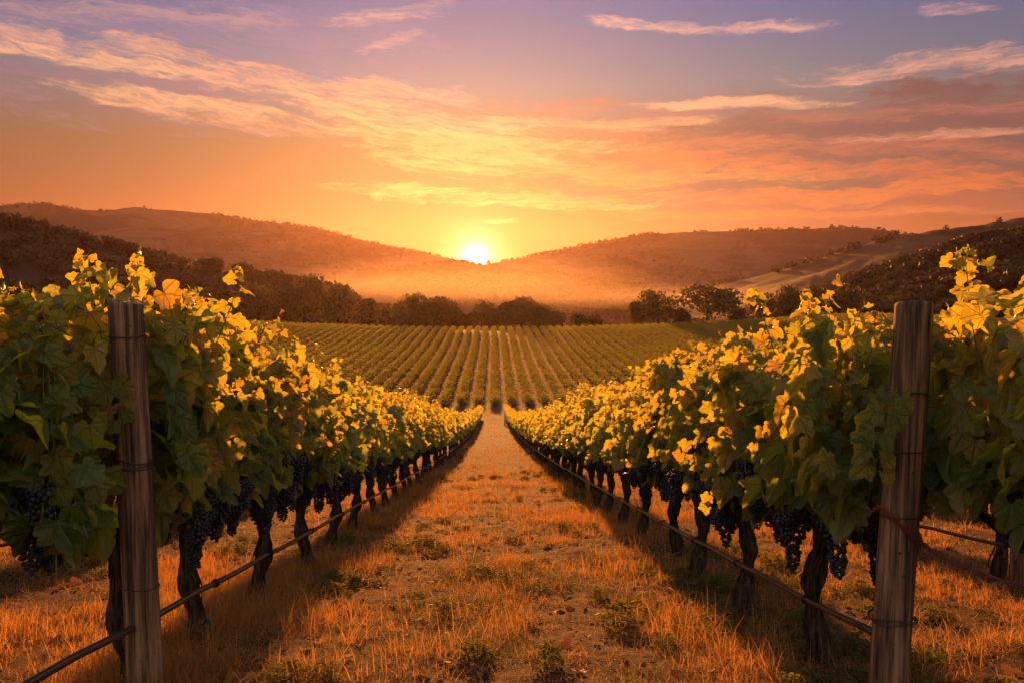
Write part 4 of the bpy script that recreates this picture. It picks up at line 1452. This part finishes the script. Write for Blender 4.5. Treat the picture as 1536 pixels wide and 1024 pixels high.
# low bushy clumps among the grass
def clumps(n, d0, d1, seed, wide, keep, row_bias):
    g = np.random.default_rng(seed)
    x, y = region(n, d0, d1, 7, g)
    m_ = g.random(n) < row_bias
    x = np.where(m_, np.sign(x) * (2.0 + g.normal(0, 0.55, n)), x)
    k = keep(x, y, g)
    x, y = x[k], y[k]
    a_ = Acc()
    protos = []
    for q in range(6):
        Vp, Fp, Tp = crown_arrays(0, lobes_for(seed + q, 1.0, 0.55, 5), 520, 0.034, 0.8, seed + q)
        Vs_, Fs_, Ts_ = [Vp], [Fp], [Tp]
        protos.append((Vp, Fp, Tp))
    z = ground_z(x, y)
    for q in range(len(x)):
        Vp, Fp, Tp = protos[q % 6]
        s_ = wide * g.uniform(0.5, 1.3)
        r_ = g.random() * 6.28
        c_, sn_ = math.cos(r_), math.sin(r_)
        W_ = np.stack([Vp[:, 0] * c_ - Vp[:, 1] * sn_, Vp[:, 0] * sn_ + Vp[:, 1] * c_, np.maximum(Vp[:, 2] * g.uniform(0.45, 1.1) - 0.12, -0.02)], -1) * s_ * np.array([g.uniform(0.7, 1.8), g.uniform(0.7, 1.6), 1.0])
        a_.add(W_ + np.array([x[q], y[q], z[q]]), Fp, tint=np.clip(Tp + 0.2 * g.normal(), 0, 1))
    return a_


tag(obj('green_weeds', clumps(900, 3, 30, 61, 0.27, wet, 0.35).mesh('green_weeds', M_WEED, False)), 'low leafy green weed clumps beside the vines and in the lane', 'weeds', kind='stuff')
# fallen straw
acc = Acc()
for n, d0, d1, xm, l0, l1, wd_, sd in ((30000, 2.6, 8, 7, 0.04, 0.13, 0.0032, 21), (34000, 7.5, 18, 12, 0.05, 0.16, 0.006, 22), (26000, 17, 45, 14, 0.08, 0.22, 0.013, 23)):
    g = np.random.default_rng(sd)
    x, y = region(n, d0, d1, xm, g)
    tint = np.clip(0.5 + 0.5 * fbm(x, y, sd, 3) + g.normal(0, 0.22, n), 0, 1)
    V, F, T = blades(x, y, g.uniform(l0, l1, n), wd_ * g.uniform(0.6, 1.5, n), g.uniform(0.55, 1.45, n), g.uniform(0, 6.28, n), tint, g.uniform(0.0, 0.55, n), g, 2)
    V[:, 2] += 0.012
    acc.add(V, F, tint=T)
tag(obj('straw_litter', acc.mesh('straw_litter', M_STRAW)), 'fallen straw and dry leaf litter strewn on the soil', 'straw', kind='stuff')

acc = Acc()
g = np.random.default_rng(31)
x, y = region(1100, 2.6, 15, 8, g, 1.2)
z = ground_z(x, y)
for q in range(len(x)):
    s_ = g.uniform(0.008, 0.024) * (1.0 + (g.random() < 0.08))
    w_ = SPH[0] * (1 + 0.3 * g.normal(size=(len(SPH[0]), 1))) if q % 3 else ICO_V * (1 + 0.25 * g.normal(size=(12, 1)))
    acc.add(w_ * s_ * np.array([g.uniform(0.8, 1.6), g.uniform(0.8, 1.6), 0.7]) + np.array([x[q], y[q], z[q] + s_ * 0.2]), SPH[1] if q % 3 else ICO_F)
tag(obj('soil_clods', acc.mesh('soil_clods', M_CLOD, False)), 'small dark clods of earth scattered in the lane', 'clods', kind='stuff')
# fallen vine leaves
acc = Acc()
g = np.random.default_rng(33)
x, y = region(700, 2.6, 16, 7, g, 1.1)
P = np.stack([x, y, ground_z(x, y) + 0.02], -1)
N = np.stack([g.normal(0, 0.35, len(x)), g.normal(0, 0.35, len(x)), np.ones(len(x))], -1)
leaves(acc, P, N, g.normal(size=(len(x), 3)), g.uniform(0.04, 0.10, len(x)), g.random(len(x)), 1, g)
tag(obj('fallen_leaves', acc.mesh('fallen_leaves', M_DEADLEAF)), 'curled brown vine leaves fallen on the lane', 'leaves', kind='stuff')

# ------------------------------------------------------------------ air
def volume_mat(name, col, dens, g_):
    m_, b, out = mat(name)
    v = b.new('ShaderNodeVolumePrincipled')
    v.inputs['Color'].default_value = col
    v.inputs['Density'].default_value = dens
    v.inputs['Anisotropy'].default_value = g_
    b.put(out.inputs['Volume'], v.outputs[0])
    return m_


HZ0, HZ1, HX_, HY0, HY1 = -75.0, 345.0, 4600.0, -120.0, 5000.0
V = [(-HX_, HY0, HZ0), (HX_, HY0, HZ0), (HX_, HY1, HZ0), (-HX_, HY1, HZ0), (-HX_, HY0, HZ1), (HX_, HY0, HZ1), (HX_, HY1, HZ1), (-HX_, HY1, HZ1)]
F = [(0, 2, 1), (0, 3, 2), (4, 5, 6), (4, 6, 7), (0, 1, 5), (0, 5, 4), (1, 2, 6), (1, 6, 5), (2, 3, 7), (2, 7, 6), (3, 0, 4), (3, 4, 7)]
hz = tag(obj('haze', mk('haze', V, F, volume_mat('haze_air', (0.95, 0.57, 0.44, 1), 0.0000185, 0.72), smooth=False)), 'warm evening haze over the whole valley', 'haze', kind='stuff')


def mist(name, px, py, dist, wx, wy, wz, tau, g_, label):
    """a bank of mist: bodies one inside the other, thinning outwards"""
    p = at(px, py, dist)
    Vm, Fm = subdiv(*SPH)
    a_ = math.atan2(p.x, p.y)
    for k, sc in enumerate((1.0, 0.72, 0.45)):
        me_ = mk(name, Vm, Fm, volume_mat(name, (0.95, 0.74, 0.60, 1), tau / (3.0 * wy * 2), g_))
        tag(obj(name, me_, loc=p, rot=(0, 0, -a_), scale=(wx * (0.4 + 0.6 * sc), wy * (0.5 + 0.5 * sc), wz * sc)), label + ('', ', inner part', ', core')[k], 'mist', kind='stuff')


mist('mist', 1040, 446, 1050, 190, 90, 18, 0.17, 0.55, 'bank of pale mist in the valley right of the sun')
mist('mist', 480, 428, 1300, 230, 110, 24, 0.09, 0.5, 'faint mist along the valley left of the sun')
mist('mist', 712, 428, 1050, 240, 120, 40, 0.10, 0.72, 'valley mist below the sun, raised to imitate its glare')  # bank made taller and forward-scattering to imitate the sun's glare over the hill
